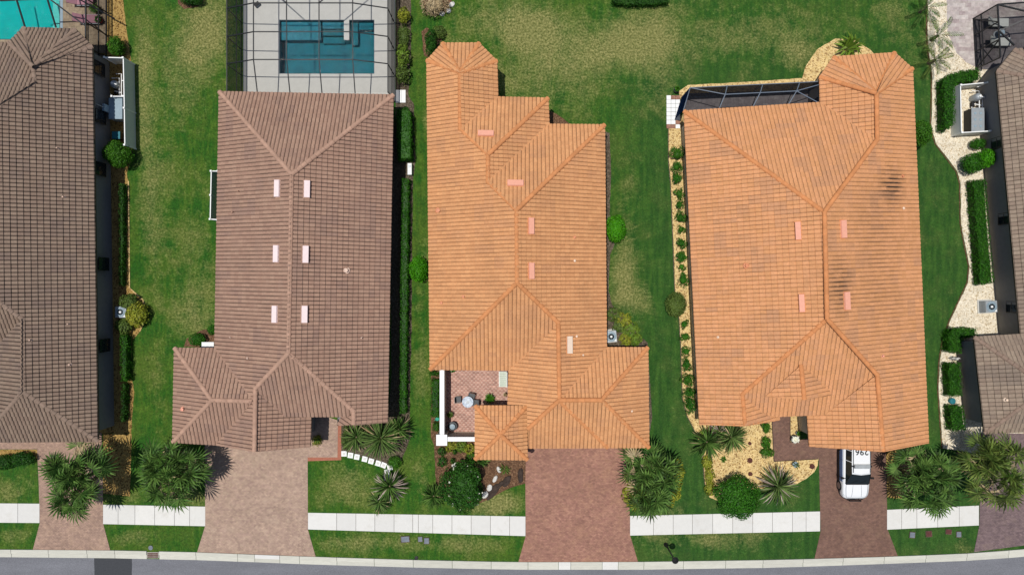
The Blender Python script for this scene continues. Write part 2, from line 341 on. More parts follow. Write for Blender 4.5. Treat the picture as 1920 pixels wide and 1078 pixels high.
def screen(name, c, alpha):
    n = N(name); tr = n.n('ShaderNodeBsdfTransparent'); d = n.n('ShaderNodeBsdfDiffuse'); d.inputs[0].default_value = col(c)
    mx = n.n('ShaderNodeMixShader'); mx.inputs[0].default_value = alpha; n.l(tr.outputs[0], mx.inputs[1]); n.l(d.outputs[0], mx.inputs[2])
    n.l(mx.outputs[0], n.t.nodes['Material Output'].inputs[0]); return n.m
M['screen_roof'] = screen('roof_screen', (.02, .022, .025), .10)
M['screen_wall'] = screen('wall_screen', (.018, .024, .034), .72)
M['screen_wall_thin'] = screen('side_screen', (.02, .022, .026), .42)
M['screen_roof_dark'] = screen('dense_roof_screen', (.02, .022, .028), .22)
M['screen_dense'] = screen('dense_wall_screen', (.006, .016, .05), .96)
def water(name, tint, glint=True):
    n = N(name); tr = n.n('ShaderNodeBsdfTransparent'); tr.inputs[0].default_value = col(tint); g = n.n('ShaderNodeBsdfGlossy'); g.inputs['Roughness'].default_value = .07
    fr = n.n('ShaderNodeFresnel'); fr.inputs[0].default_value = 1.33; b = n.n('ShaderNodeBump'); b.inputs['Strength'].default_value = .8; b.inputs['Distance'].default_value = .11
    n.l(n.noise(3.2, 4), b.inputs['Height']); n.l(b.outputs[0], g.inputs['Normal']); n.l(b.outputs[0], fr.inputs['Normal'])
    fr.inputs[0].default_value = 1.22; mx = n.n('ShaderNodeMixShader'); n.l(fr.outputs[0], mx.inputs[0]); n.l(tr.outputs[0], mx.inputs[1]); n.l(g.outputs[0], mx.inputs[2])
    n.l(mx.outputs[0], n.t.nodes['Material Output'].inputs[0]); return n.m
M['water'] = water('pool_water', (.42, .86, .90)); M['water_t'] = water('turquoise_pool_water', (.6, .95, .93))
M['plaster_teal'] = plain('teal_plaster', (.0003, .15, .19), .7, .15, 1.5)
M['plaster_shelf'] = plain('shelf_plaster', (.10, .20, .25), .7, .15, 4)
M['plaster_turq'] = plain('turquoise_plaster', (.002, .34, .34), .7, .08, 1.5)
M['plaster_pale'] = plain('pale_pool_step', (.22, .48, .45), .7, .12, 5)
M['pool_tile'] = plain('dark_blue_pool_tile', (.01, .04, .06), .4, .3, 12)

# ------------------------------------------------------------------ ground
DRY = [(395,55,40,60,1.1),(345,120,35,80,.75),(268,165,16,110,.95),(283,385,20,120,.75),(372,480,32,110,.45),(365,595,40,45,.6),(320,330,20,200,.2),
 (1010,62,52,32,1.1),(945,35,62,38,.85),(1065,110,70,36,.6),(1175,62,60,40,.55),(1010,150,70,40,.5),(1150,95,60,30,.5),(940,160,30,25,.45),(1225,60,40,60,.5),(1090,190,60,40,.3),
 (1235,170,25,50,.25),(1180,370,22,60,.3),(1168,525,22,40,.95),(1195,565,28,26,.7),(1175,470,18,40,.45),(1490,105,30,25,.65),(1330,80,60,30,.3),(1380,50,260,60,.22),(1230,110,40,60,.35),(1450,60,80,40,.3),(1700,60,50,50,.3),(1670,15,30,20,.4),
 (665,1018,70,16,.75),(870,1018,60,16,.7),(780,1020,50,12,.25),(25,1003,28,12,.7),(250,1005,30,10,.75),(1225,1005,40,18,.5),(1340,1012,45,16,.85),(1420,1005,25,12,.4),(940,943,38,18,1.0),(905,955,40,10,.6),
 (655,895,45,32,.6),(640,935,60,20,.25),(785,705,14,60,.4),(790,905,14,40,.5),(790,600,10,90,.3),(800,480,8,30,.5),(800,235,8,25,.6),(15,925,30,20,.5),(45,900,30,25,.3),(370,930,25,14,.7),(260,935,60,10,.4),(300,740,15,80,.3),(1260,960,30,16,.5),(1485,1020,12,14,.3),
 (835,60,30,30,.35),(850,110,15,15,.3),(1805,1020,10,20,.4),(1745,70,6,90,.7)]
def dryf(px, py):
    d = np.zeros_like(px)
    for a, b, rx, ry, s in DRY: d += s*np.exp(-((px-a)/rx)**2*.7-((py-b)/ry)**2*.7)
    return d
def deepf(px, py):
    d = np.clip((px-1080)/160, 0, 1)*(1-.55*np.exp(-(np.maximum(py, 0)/110)**2)); d = np.maximum(d, .35*np.exp(-((px-1150)/200)**2-((py-180)/120)**2)); return d
def lawnmat(name, blades=False):
    n = N(name); a = n.n('ShaderNodeAttribute', attribute_name='dry'); dd = n.n('ShaderNodeAttribute', attribute_name='deep')
    f0 = n.noise(.42, 5, rough=.62); f1 = n.noise(1.6, 6, rough=.72); f2 = n.noise(6.5, 5, rough=.7); f3 = n.noise(26, 3); st = n.noise(1.1, 4, vec=n.coord((2.4, .35, 1)), rough=.6)
    base = n.mix(n.rng(f1, .35, .65, 0, 1), srgb(62, 110, 26, .62), srgb(98, 138, 44, .62))
    base = n.mix(n.rng(st, .42, .56, 0, .9), base, srgb(48, 108, 28, .62))
    deep = n.mix(n.rng(f1, .35, .65, 0, 1), srgb(56, 104, 36, .62), srgb(80, 122, 48, .64))
    base = n.mix(n.rng(f0, .42, .62, 0, .6), base, srgb(110, 132, 48, .62)); base = n.mix(n.rng(n.noise(3.1, 5, rough=.7), .52, .7, 0, .5), base, srgb(36, 74, 14, .6))
    deep = n.mix(n.rng(st, .42, .58, 0, .55), deep, srgb(40, 86, 34, .56)); deep = n.mix(n.rng(f0, .48, .66, 0, .55), deep, srgb(92, 118, 54, .6))
    c = n.mix(dd.outputs['Fac'], base, deep)
    dr = n.math('ADD', n.math('MULTIPLY', a.outputs['Fac'], 1.0), n.math('ADD', n.math('MULTIPLY', n.math('SUBTRACT', f0, .5), 1.4), n.math('ADD', n.math('MULTIPLY', n.math('SUBTRACT', f1, .5), 1.5), n.math('MULTIPLY', n.math('SUBTRACT', f2, .5), .9))))
    dr = n.rng(dr, .22, 1.15, 0, .9)
    c = n.mix(dr, c, n.mix(n.rng(f2, .35, .65, 0, 1), srgb(118, 128, 58, .68), srgb(172, 164, 106, .74)))
    c = n.mul(c, n.mix(dd.outputs['Fac'], n.rng(f2, .32, .68, .62, 1.38), n.rng(f2, .3, .7, .74, 1.3))); c = n.mul(c, n.rng(f3, .3, .7, .72, 1.28))
    if blades:
        g = n.n('ShaderNodeNewGeometry'); c = n.mul(c, n.rng(g.outputs['Random Per Island'], 0, 1, .7, 1.45)); return n.out(c, .7)
    return n.out(c, .95, bump=n.math('ADD', n.math('MULTIPLY', f3, .5), f2), bd=.08, bs=.8)
M['lawn'] = lawnmat('lawn'); M['blades'] = lawnmat('grass_blades', True)

POOL2 = (524, 38, 702, 139); POOL1 = (-140, -110, 113, 75)
def cells(vals, lo, hi, step, extra, outer):
    a = list(np.arange(lo, hi+1e-6, step))+list(extra)+list(outer); return np.array(sorted(set(round(float(v), 4) for v in a)))
ex = []; ey = []
for p in (POOL1, POOL2): ex += [(p[0]-960)/PPM, (p[2]-960)/PPM]; ey += [(539-p[1])/PPM, (539-p[3])/PPM]
gx = cells(None, -46, 46, .4, ex, [-600, -300, -150, -80, -60, 60, 80, 150, 300, 600]); gy = cells(None, -26, 28, .4, ey, [-600, -300, -150, -80, -50, -35, 35, 50, 80, 150, 300, 600])
X, Y = np.meshgrid(gx, gy); nx, ny = len(gx), len(gy)
px = X.ravel()*PPM+960; py = 539-Y.ravel()*PPM
V = np.stack([X.ravel(), Y.ravel(), np.zeros(nx*ny)], 1)
I, J = np.meshgrid(np.arange(nx-1), np.arange(ny-1)); I = I.ravel(); J = J.ravel()
cx = (gx[I]+gx[I+1])/2*PPM+960; cy = 539-(gy[J]+gy[J+1])/2*PPM
keep = np.ones(len(I), bool)
for p in (POOL1, POOL2): keep &= ~((cx > p[0]) & (cx < p[2]) & (cy > p[1]) & (cy < p[3]))
I = I[keep]; J = J[keep]; Q = np.stack([J*nx+I, J*nx+I+1, (J+1)*nx+I+1, (J+1)*nx+I], 1)
struct(mesh_np('lawn', V, Q.ravel(), np.arange(len(Q))*4, M['lawn'], attrs={'dry': dryf(px, py), 'deep': deepf(px, py)}))

SHEETS = []          # pixel polygons where no grass grows
def sheet(name, pts, m, z, z0=-.02, wobble=0.0, keepgrass=False):
    q = list(pts)
    if wobble:
        r = []; 
        for i in range(len(q)):
            a, b = q[i], q[(i+1) % len(q)]; L = math.hypot(b[0]-a[0], b[1]-a[1]); k = max(1, int(L/7)); r.append(a)
            for j in range(1, k): t = j/k; r.append((a[0]+(b[0]-a[0])*t+random.uniform(-wobble, wobble), a[1]+(b[1]-a[1])*t+random.uniform(-wobble, wobble)))
        q = r
    if not keepgrass: SHEETS.append([tuple(p) for p in pts])
    mb = MB().prism([P(*p)[:2] for p in q], z0, z); return struct(mb.build(name, m))

CURB_IN = [(-700,1022),(-300,1027),(0,1029.5),(210,1031),(370,1034.5),(480,1039),(590,1043),(780,1049),(960,1053),(1200,1052.5),(1440,1049),(1540,1046.5),(1690,1042),(1810,1037),(1920,1029),(2150,1008),(2500,965)]
CURB_OUT = [(-700,1036),(-300,1041),(0,1043.5),(210,1045.5),(370,1049),(480,1053),(590,1057.5),(780,1063),(960,1067),(1200,1067),(1440,1063.5),(1540,1060.5),(1690,1055),(1810,1050.5),(1920,1043),(2150,1022),(2500,979)]
FAR = [(x, y+176) for x, y in CURB_OUT]
def interp(L, x):
    for a, b in zip(L, L[1:]):
        if a[0] <= x <= b[0]: return a[1]+(b[1]-a[1])*(x-a[0])/(b[0]-a[0])
sheet('road', CURB_OUT+FAR[::-1], M['asphalt'], .006)
sheet('asphalt_patch', [(177, 1040), (247, 1040), (247.5, 1080), (245, 1222), (178, 1222), (177, 1090)], M['asphalt_new'], .011, wobble=.4)
# kerb blocks: a gutter pan and a raised back, cut at the joints
kj = [-700,-560,-420,-280,-140,-60,22,92,164,216,276,299,368,446,478,525,562,632,702,775,848,921,990,1047,1070,1129,1159,1207,1281,1360,1430,1505,1580,1657,1735,1812,1890,1970,2060,2180,2320,2500]
mb = MB(); mp = MB()
for a, b in zip(kj, kj[1:]):
    if a == 276: continue
    a2, b2 = a+.35, b-.35
    bk = [(a2, interp(CURB_IN, a2)-.5), (b2, interp(CURB_IN, b2)-.5), (b2, interp(CURB_IN, b2)+6.5), (a2, interp(CURB_IN, a2)+6.5)]
    pn = [(a2, interp(CURB_IN, a2)+6.8), (b2, interp(CURB_IN, b2)+6.8), (b2, interp(CURB_OUT, b2)), (a2, interp(CURB_OUT, a2))]
    (mp if a in (1047, 1129, 478) else mb).prism([P(*p)[:2] for p in bk], -.02, .10)
    (mp if a in (1047, 1129) else mb).prism([P(*p)[:2] for p in pn], -.02, .035)
struct(mb.build('curb', M['curb']))
struct(mp.build('curb_patch', M['concrete'])); SHEETS.append(CURB_IN+CURB_OUT[::-1])
mb = MB()
for a, b in zip(kj, kj[1:]):
    mb.prism([P(x, y)[:2] for x, y in ((a+.3, interp(FAR, a)), (b-.3, interp(FAR, b)), (b-.3, interp(FAR, b)+14), (a+.3, interp(FAR, a)+14))], -.02, .07)
struct(mb.build('curb', M['curb']))

# sidewalk panels
def sw(xs, t0, t1, b0, b1, mats=None):
    x0, x1 = xs[0], xs[-1]; mb = MB()
    for a, b in zip(xs, xs[1:]):
        f = lambda x, p, q: p+(q-p)*(x-x0)/(x1-x0)
        g = .34
        mb.prism([P(*p)[:2] for p in ((a+g, f(a, t0, t1)), (b-g, f(b, t0, t1)), (b-g, f(b, b0, b1)), (a+g, f(a, b0, b1)))], -.02, .042)
    SHEETS.append([(x0, t0), (x1, t1), (x1, b1), (x0, b0)]); return mb
sidew = MB()
for a in (([-600,-560,-520,-480,-440,-400,-360,-320,-280,-240,-200,-160,-120,-80,-40,-1,34,75], 938, 943.5, 974, 979.5), ([193.5,222,253.5,290.5,327.5,356,385.5], 945.5, 949, 981.5, 985.5),
          ([577.5,631.5,667.5,703,739,774,784.5,811.5,847.5,883.5,919.5,955.5,985.5], 960.5, 967.5, 991.5, 1004), ([1181,1225,1262,1298,1336,1373.5,1411,1448,1485.5,1511,1537.5], 966.5, 958, 1003, 995),
          ([1662.5,1690,1718.5,1757.5,1798,1835], 955, 947, 992, 984), ([2060,2095,2130,2165,2200,2240,2280], 935, 905, 972, 942)):
    m_ = sw(*a); sidew.add(m_.v, m_.f)
struct(sidew.build('sidewalk', M['concrete']))
sheet('sidewalk_bed', [(-600, 940), (75, 944), (75, 979), (-600, 974)], M['mulch_grey'], .012, keepgrass=True)
for q in ([(193.5,946),(385.5,949.5),(385.5,985),(193.5,981)], [(577.5,961),(985.5,968),(985.5,1003.5),(577.5,991)], [(1181,967),(1537.5,958.5),(1537.5,994.5),(1181,1002.5)], [(1662.5,955.5),(1835,947.5),(1835,983.5),(1662.5,991.5)]):
    sheet('sidewalk_bed', q, M['mulch_grey'], .012, keepgrass=True)

# driveways
sheet('driveway', [(-90,810),(191,810),(193,900),(193.5,980),(207,1030.6),(62,1029.8),(75,980),(73,905),(70,842),(-90,842)], M['pav_pink1'], .03)
sheet('driveway', [(384,820),(460,826),(582,826),(583,770),(634,788),(633,857),(577,857),(577.5,992),(592,1042.5),(370,1034),(385,985)], M['pav_pink'], .03)
sheet('walkway_border', [(577,856.6),(632.6,856.6),(632.6,792),(640,792),(640,862),(577,864)], M['terracotta'], .024)
sheet('driveway', [(987,820),(1173,820),(1177,900),(1181,966),(1181.5,1003),(1196,1052),(972,1052.5),(985.7,1004),(985,900)], M['pav_red'], .03)
sheet('driveway', [(1447,776),(1481,776),(1481,829),(1520,820),(1660,815),(1663,955),(1664,992),(1683,1041.5),(1527,1046.2),(1538.5,995),(1535,859),(1451,864)], M['pav_brown'], .03)
sheet('driveway', [(1838,812),(2060,812),(2062,960),(2085,1000),(1826,1034),(1836,984)], M['pav_grey'], .03)

# beds
sheet('gravel_bed', [(190,812),(246,812),(249,770),(252,735),(246,700),(248,640),(262,622),(276,592),(268,562),(243,540),(241,340),(238,325),(247,300),(250,270),(246,115),(238,60),(230,-10),(226,-80),(170,-80),(170,812)], M['gravel_dim'], .014, wobble=.6)
sheet('gravel_bed', [(193.5,812.5),(247,812.5),(244,930),(193.5,925)], M['gravel_dim'], .02, wobble=.5)
sheet('gravel_bed', [(-90,843),(70,843),(72,858),(62,862),(40,868),(0,876),(-90,876)], M['gravel_dim'], .014, wobble=.6)
sheet('mulch_bed', [(640,780),(728,780),(734,700),(732,330),(742,200),(742,-60),(771,-60),(771,90),(766,180),(776,195),(779,300),(774,340),(772,600),(768,780),(770,820),(752,865),(740,872),(700,866),(668,853),(640,845)], M['mulch_grey'], .014, wobble=.8)
sheet('mulch_bed', [(808,690),(892,690),(892,825),(990,830),(985,906),(960,913),(939,923),(918,935),(892,946),(826,926),(817,903),(814,835),(808,820)], M['mulch'], .014, wobble=.8)
sheet('mulch_bed', [(1130,245),(1143,250),(1146,330),(1143,400),(1152,458),(1144,478),(1141,545),(1148,572),(1170,590),(1186,606),(1202,632),(1214,642),(1223,780),(1214,835),(1205,835),(1130,660)], M['mulch_grey'], .014, wobble=.6)
sheet('mulch_bed', [(1025,205),(1045,215),(1068,232),(1068,240),(1020,240)], M['mulch'], .014, wobble=.6)
sheet('mulch_bed', [(785,-30),(850,-30),(846,12),(833,28),(812,30),(796,18)], M['mulch'], .014, wobble=1)
sheet('mulch_bed', [(790,60),(800,52),(830,75),(806,110),(795,105)], M['mulch'], .014, wobble=1)
sheet('mulch_bed', [(330,-30),(385,-30),(384,2),(370,14),(345,18),(334,8)], M['mulch'], .014, wobble=1)
sheet('mulch_bed', [(345,650),(350,635),(375,620),(412,612),(412,652)], M['mulch'], .014, wobble=.8)
sheet('mulch_bed', [(1660,815),(1705,838),(1702,900),(1690,935),(1664,932)], M['gravel_dim'], .014, wobble=.8)
sheet('gravel_bed', [(1253,240),(1290,205),(1330,250),(1340,790),(1480,770),(1500,770),(1500,828),(1535,858),(1533,872),(1527,884),(1512,897),(1492,908),(1440,914),(1400,918),(1345,938),(1330,932),(1322,908),(1318,850),(1302,805),(1288,778),(1280,745),(1277,650),(1274,600),(1266,545),(1262,440),(1258,345),(1254,300)], M['gravel_gold'], .014, wobble=.5)
sheet('gravel_bed', [(1272,172),(1290,160),(1400,154),(1504,147),(1511,124),(1533,92),(1566,73),(1603,76),(1632,94),(1645,110),(1600,190),(1285,215)], M['gravel_gold'], .014, wobble=.5)
sheet('gravel_bed', [(1741,-80),(1739,60),(1741,95),(1748,140),(1748,180),(1746,240),(1755,270),(1775,295),(1795,322),(1801,345),(1802,420),(1810,462),(1818,500),(1815,530),(1800,562),(1782,600),(1768,640),(1762,680),(1760,730),(1764,790),(1768,840),(1835,850),(2080,850),(2080,-80)], M['gravel_cream'], .014, wobble=.5)
sheet('patio', [(1774,-80),(2080,-80),(2080,110),(1835,128),(1812,118),(1793,100),(1776,60)], M['pav_patio'], .02, wobble=.8)
# edging between bed and lawn
def edging(pts, m, wpx=1.0, z=.05):
    mb = MB()
    for a, b in zip(pts, pts[1:]): mb.bar(P(*a, z/2), P(*b, z/2), wpx/PPM, z)
    struct(mb.build('bed_edging', m))
edging([(1738,0),(1737,60),(1739,95),(1746,140),(1746,180),(1744,240),(1753,270),(1773,296),(1793,323),(1799,345),(1800,420),(1808,462),(1816,500),(1813,530),(1798,562),(1780,600),(1766,640),(1760,680),(1758,730),(1762,790),(1766,840)], M['mulch'], 1.6)
edging([(1253,240),(1253,300),(1257,345),(1261,440),(1265,545),(1273,600),(1276,650),(1279,745),(1287,778),(1301,805),(1317,850),(1321,908)], M['mulch_grey'], 1.4)
edging([(244,115),(250,270),(247,300)], M['mulch_grey'], 1.2); edging([(241,340),(243,540),(268,562),(276,592),(262,622)], M['gravel_gold'], 2)
edging([(1481.5,777),(1481.5,829),(1500,829)], M['black_soil'], 1.2); edging([(1447,776),(1451,864.6),(1534,860)], M['black_soil'], 1.2)

# decks and pools
def rect(x0, y0, x1, y1): return [(x0, y0), (x1, y0), (x1, y1), (x0, y1)]
def deck_with_hole(outer, hole, m, z):
    mb = MB(); x0, y0, x1, y1 = outer; a0, b0, a1, b1 = hole
    for r in ((x0, y0, a0, y1), (a1, y0, x1, y1), (a0, y0, a1, b0), (a0, b1, a1, y1)):
        if r[2] > r[0] and r[3] > r[1]: mb.prism([P(*p)[:2] for p in rect(*r)], -.02, z)
    SHEETS.append(rect(*outer)); return struct(mb.build('pool_deck', m))
deck_with_hole((456, -120, 741, 190), POOL2, M['deck'], .03)
deck_with_hole((-300, -160, 201, 100), POOL1, M['pav_tan'], .03)
sheet('patio_deck', [(1279, 185), (1290, 176), (1550, 168), (1560, 215), (1283, 230)], M['pav_deck_dark'], .024)
sheet('patio_deck', [(1826, 37), (2060, 20), (2060, 140), (1830, 130)], M['pav_deck_dark'], .03)
sheet('courtyard', [(836, 685), (960, 685), (960, 770), (895, 775), (892, 822), (836, 822)], M['pav_court'], .026)

def pool(name, label, box, depth, floor, wm, shelves, zw=-.09):
    x0, y0, x1, y1 = box; a = P(x0, y1); b = P(x1, y0); r = thing(name, label, 'pool', ((a.x+b.x)/2, (a.y+b.y)/2, 0)); o = r.location
    mb = MB(); mb.add([(a.x, a.y, -depth), (b.x, a.y, -depth), (b.x, b.y, -depth), (a.x, b.y, -depth), (a.x, a.y, .0), (b.x, a.y, 0), (b.x, b.y, 0), (a.x, b.y, 0)], [(0, 1, 2, 3), (0, 4, 5, 1), (1, 5, 6, 2), (2, 6, 7, 3), (3, 7, 4, 0)])
    mb.build('basin', floor, r, o)
    t = MB(); w_ = .05
    t.box(((a.x+b.x)/2, a.y+w_/2+.001, -.09), (b.x-a.x, w_, .2)); t.box(((a.x+b.x)/2, b.y-w_/2-.001, -.09), (b.x-a.x, w_, .2))
    t.box((a.x+w_/2+.001, (a.y+b.y)/2, -.09), (w_, b.y-a.y-.11, .2)); t.box((b.x-w_/2-.001, (a.y+b.y)/2, -.09), (w_, b.y-a.y-.11, .2)); t.build('waterline_tile', M['pool_tile'], r, o)
    for nm, bx, z0, z1, m in shelves:
        p, q = P(bx[0], bx[3]), P(bx[2], bx[1]); k = MB(); k.prism([(p.x, p.y), (q.x, p.y), (q.x, q.y), (p.x, q.y)], z0, z1); k.build(nm, m, r, o)
    k = MB(); k.add([(a.x+.01, a.y+.01, zw), (b.x-.01, a.y+.01, zw), (b.x-.01, b.y-.01, zw), (a.x+.01, b.y-.01, zw)], [(0, 1, 2, 3)]); k.build('water_surface', wm, r, o)
    return r
pool('swimming_pool', 'deep teal rectangular swimming pool with a shallow shelf under the screen cage', POOL2, .8, M['plaster_teal'], M['water'],
     [('sun_shelf', (526, 40, 600, 74), -.79, -.20, M['plaster_shelf']), ('pool_step', (603, 40, 643, 52), -.79, -.26, M['plaster_shelf']), ('pool_step', (603, 54, 643, 64), -.79, -.36, M['plaster_teal']),
      ('pool_step', (603, 66, 643, 78), -.79, -.48, M['plaster_teal']), ('coping_block', (645, 38.3, 655, 76), -.79, .05, M['deck']), ('spa_bench', (657, 40, 669, 82), -.79, -.36, M['plaster_teal']), ('spa_bench', (671, 40, 700, 53), -.79, -.36, M['plaster_teal'])])
pool('swimming_pool', 'bright turquoise swimming pool behind the leftmost house', POOL1, .8, M['plaster_turq'], M['water_t'],
     [('pool_step', (96, -100, 111, 72), -.79, -.2, M['plaster_pale']), ('pool_step', (88, -100, 95, 72), -.79, -.4, M['plaster_turq'])])
sheet('pool_coping', [(113.5, -100), (118.5, -100), (118.5, 78), (113.5, 78)], M['metal_blue'], .045)

# ------------------------------------------------------------------ roofs
KP = np.array([0, .1, .24, .5, .76, .9, 1.0])
def prof(t, amp): return amp*np.sin(np.pi*np.clip(t, 0, 1))**.62
class Face:
    def __init__(s, poly, contour, slope, down=False):
        s.px = poly; A, B, h = contour; s.h = h; s.A = P(*A, h); B3 = P(*B, h); d = (B3-s.A); d.z = 0; d.normalize(); nn = Vector((-d.y, d.x, 0))
        cxy = Vector((0, 0, 0))
        for p in poly: cxy += P(*p, h)
        cxy /= len(poly)
        if ((cxy-s.A).dot(nn) < 0) != down: nn = -nn
        s.n = nn; s.s = slope; s.d = nn.cross(Vector((0, 0, 1)))*-1
        s.pts = [s.at(*p) for p in poly]
    def at(s, px, py):
        gx_, gy_ = (px-960)/PPM, (539-py)/PPM; q = gx_*s.n.x+gy_*s.n.y; a = s.A.x*s.n.x+s.A.y*s.n.y
        z = (s.h+s.s*(q-a))/(1+s.s*q/H); return P(px, py, z)
    def zxy(s, x, y): return s.h+s.s*((x-s.A.x)*s.n.x+(y-s.A.y)*s.n.y)

def clip(poly, a, b):  # keep left of a->b ; poly of (x,y,z,...) rows
    out = []; n = len(poly); ex_, ey_ = b[0]-a[0], b[1]-a[1]
    sd = [ex_*(p[1]-a[1])-ey_*(p[0]-a[0]) for p in poly]
    for i in range(n):
        p, q, sp_, sq = poly[i], poly[(i+1) % n], sd[i], sd[(i+1) % n]
        if sp_ >= 0: out.append(p)
        if (sp_ >= 0) != (sq >= 0):
            t = sp_/(sp_-sq); out.append(tuple(p[k]+(q[k]-p[k])*t for k in range(len(p))))
    return out
def tile_face(f, W, E, amp, seed):
    """real S-tiles laid on the plane of f, clipped to its outline. Returns verts, loops, starts, uv"""
    c = 1/math.sqrt(1+f.s*f.s); sn = f.s*c
    up = np.array([f.n.x*c, f.n.y*c, sn]); dx = np.array([f.d.x, f.d.y, 0]); nr = np.array([-f.n.x*sn, -f.n.y*sn, c]); A = np.array(f.A)
    loc = [((p-f.A).dot(f.d), (p-f.A).dot(f.n)/c) for p in f.pts]
    poly = offset(loc, .045)
    ar = sum(poly[i][0]*poly[(i+1) % len(poly)][1]-poly[(i+1) % len(poly)][0]*poly[i][1] for i in range(len(poly)))
    if ar < 0: poly = poly[::-1]
    xs = [p[0] for p in poly]; ys = [p[1] for p in poly]
    i0, i1 = int(math.floor(min(xs)/W)), int(math.ceil(max(xs)/W)); j0, j1 = int(math.floor(min(ys)/E)), int(math.ceil(max(ys)/E))
    K = len(KP)-1; ii = np.arange(i0, i1); jj = np.arange(j0, j1)
    II, JJ, KK = np.meshgrid(ii, jj, np.arange(K), indexing='ij'); II = II.ravel(); JJ = JJ.ravel(); KK = KK.ravel()
    rg = np.random.default_rng(seed); lift = rg.normal(0, .004, (i1-i0, j1-j0))
    lf = lift[II-i0, JJ-j0]; dlow = .055; b0 = JJ*E; b1 = (JJ+1)*E
    xa = (II+KP[KK])*W; xb = (II+KP[KK+1])*W; za = prof(KP[KK], amp); zb = prof(KP[KK+1], amp)
    corners = [(xa, b0, za+dlow+lf), (xb, b0, zb+dlow+lf), (xb, b1, zb+lf), (xa, b1, za+lf)]
    ins = [in_poly(cx_, cy_, poly) for cx_, cy_, _ in corners]; allin = ins[0] & ins[1] & ins[2] & ins[3]
    anyin = ins[0] | ins[1] | ins[2] | ins[3]
    # a cell can straddle an edge without any corner inside: test the middle too
    anyin |= in_poly((xa+xb)/2, (b0+b1)/2, poly)
    # concave outlines: a cell with four corners inside might still be cut; negligible at this size
    V_, L_, S_, U_ = [], [], [], []; nv = 0
    full = np.stack([np.stack(cn, 1)[allin] for cn in corners], 1)          # n,4,3
    uvf = np.stack([np.stack([a/W, b/E], 1)[allin] for a, b in (((xa+1e-3*W), b0+.02*E), (xb-1e-3*W, b0+.02*E), (xb-1e-3*W, b1-.02*E), (xa+1e-3*W, b1-.02*E))], 1)
    V_.append(full.reshape(-1, 3)); U_.append(uvf.reshape(-1, 2)); nf = len(full); L_.append(np.arange(nf*4)); S_.append(np.arange(nf)*4); nv = nf*4; nl = nf*4
    # butt faces
    mx, my = (xa+xb)/2, b0; bi = in_poly(mx, my, poly) & in_poly(xa, my, poly) & in_poly(xb, my, poly)
    eps = 0.0; lowprev = prof(KP[KK], amp), prof(KP[KK+1], amp)
    bt = np.stack([np.stack([xa, b0, lowprev[0]-.01], 1)[bi], np.stack([xb, b0, lowprev[1]-.01], 1)[bi], np.stack([xb, b0, zb+dlow+lf], 1)[bi], np.stack([xa, b0, za+dlow+lf], 1)[bi]], 1)
    ub = np.stack([np.stack([(xa+xb)/2/W, (b0+.02*E)/E], 1)[bi]]*4, 1)
    nb = len(bt); V_.append(bt.reshape(-1, 3)); U_.append(ub.reshape(-1, 2)); L_.append(np.arange(nb*4)+nv); S_.append(np.arange(nb)*4+nl); nv += nb*4; nl += nb*4
    # border cells
    tris = []
    for t in tessellate_polygon([[Vector((p[0], p[1], 0)) for p in poly]]):
        a, b, d = (poly[k] for k in t)
        if (b[0]-a[0])*(d[1]-a[1])-(b[1]-a[1])*(d[0]-a[0]) < 0: b, d = d, b
        tris.append((a, b, d, min(a[0], b[0], d[0]), max(a[0], b[0], d[0]), min(a[1], b[1], d[1]), max(a[1], b[1], d[1])))
    # any cell whose bbox touches the border and was not full
    bv, bl, bs_, bu = [], [], [], []
    idx = np.nonzero(~allin)[0]
    # prefilter: near an edge
    near = np.zeros(len(idx), bool); mxx, myy = mx[idx], (b0+b1)[idx]/2
    for k in range(len(poly)):
        p, q = np.array(poly[k]), np.array(poly[(k+1) % len(poly)]); e = q-p; L2 = max(e@e, 1e-9)
        t = np.clip(((mxx-p[0])*e[0]+(myy-p[1])*e[1])/L2, 0, 1); near |= np.hypot(mxx-p[0]-t*e[0], myy-p[1]-t*e[1]) < E*.62
    idx = idx[near]
    for q in idx:
        cell = [tuple(float(cn[k][q]) for k in range(3)) for cn in corners]; x0_, x1_, y0_, y1_ = cell[0][0], cell[1][0], cell[0][1], cell[2][1]
        uc = ((x0_+x1_)/2/W, (y0_+y1_)/2/E)
        for a, b, d, mnx, mxx_, mny, mxy in tris:
            if x1_ < mnx or x0_ > mxx_ or y1_ < mny or y0_ > mxy: continue
            r = cell
            for e in ((a, b), (b, d), (d, a)):
                r = clip(r, *e)
                if len(r) < 3: break
            if len(r) >= 3:
                bs_.append(nl); bl += range(nv, nv+len(r)); bv += r; nv += len(r); nl += len(r)
                bu += [(min(max(v[0]/W, math.floor(uc[0])+.001), math.floor(uc[0])+.999), min(max(v[1]/E, math.floor(uc[1])+.02), math.floor(uc[1])+.98)) for v in r]
    if bv: V_.append(np.array(bv)); U_.append(np.array(bu)); L_.append(np.array(bl)); S_.append(np.array(bs_))
    Vl = np.concatenate(V_); Wv = A+Vl[:, :1]*dx+Vl[:, 1:2]*up+Vl[:, 2:3]*nr
    return Wv, np.concatenate(L_), np.concatenate(S_), np.concatenate(U_)+np.array([seed*61.0, seed*37.0])
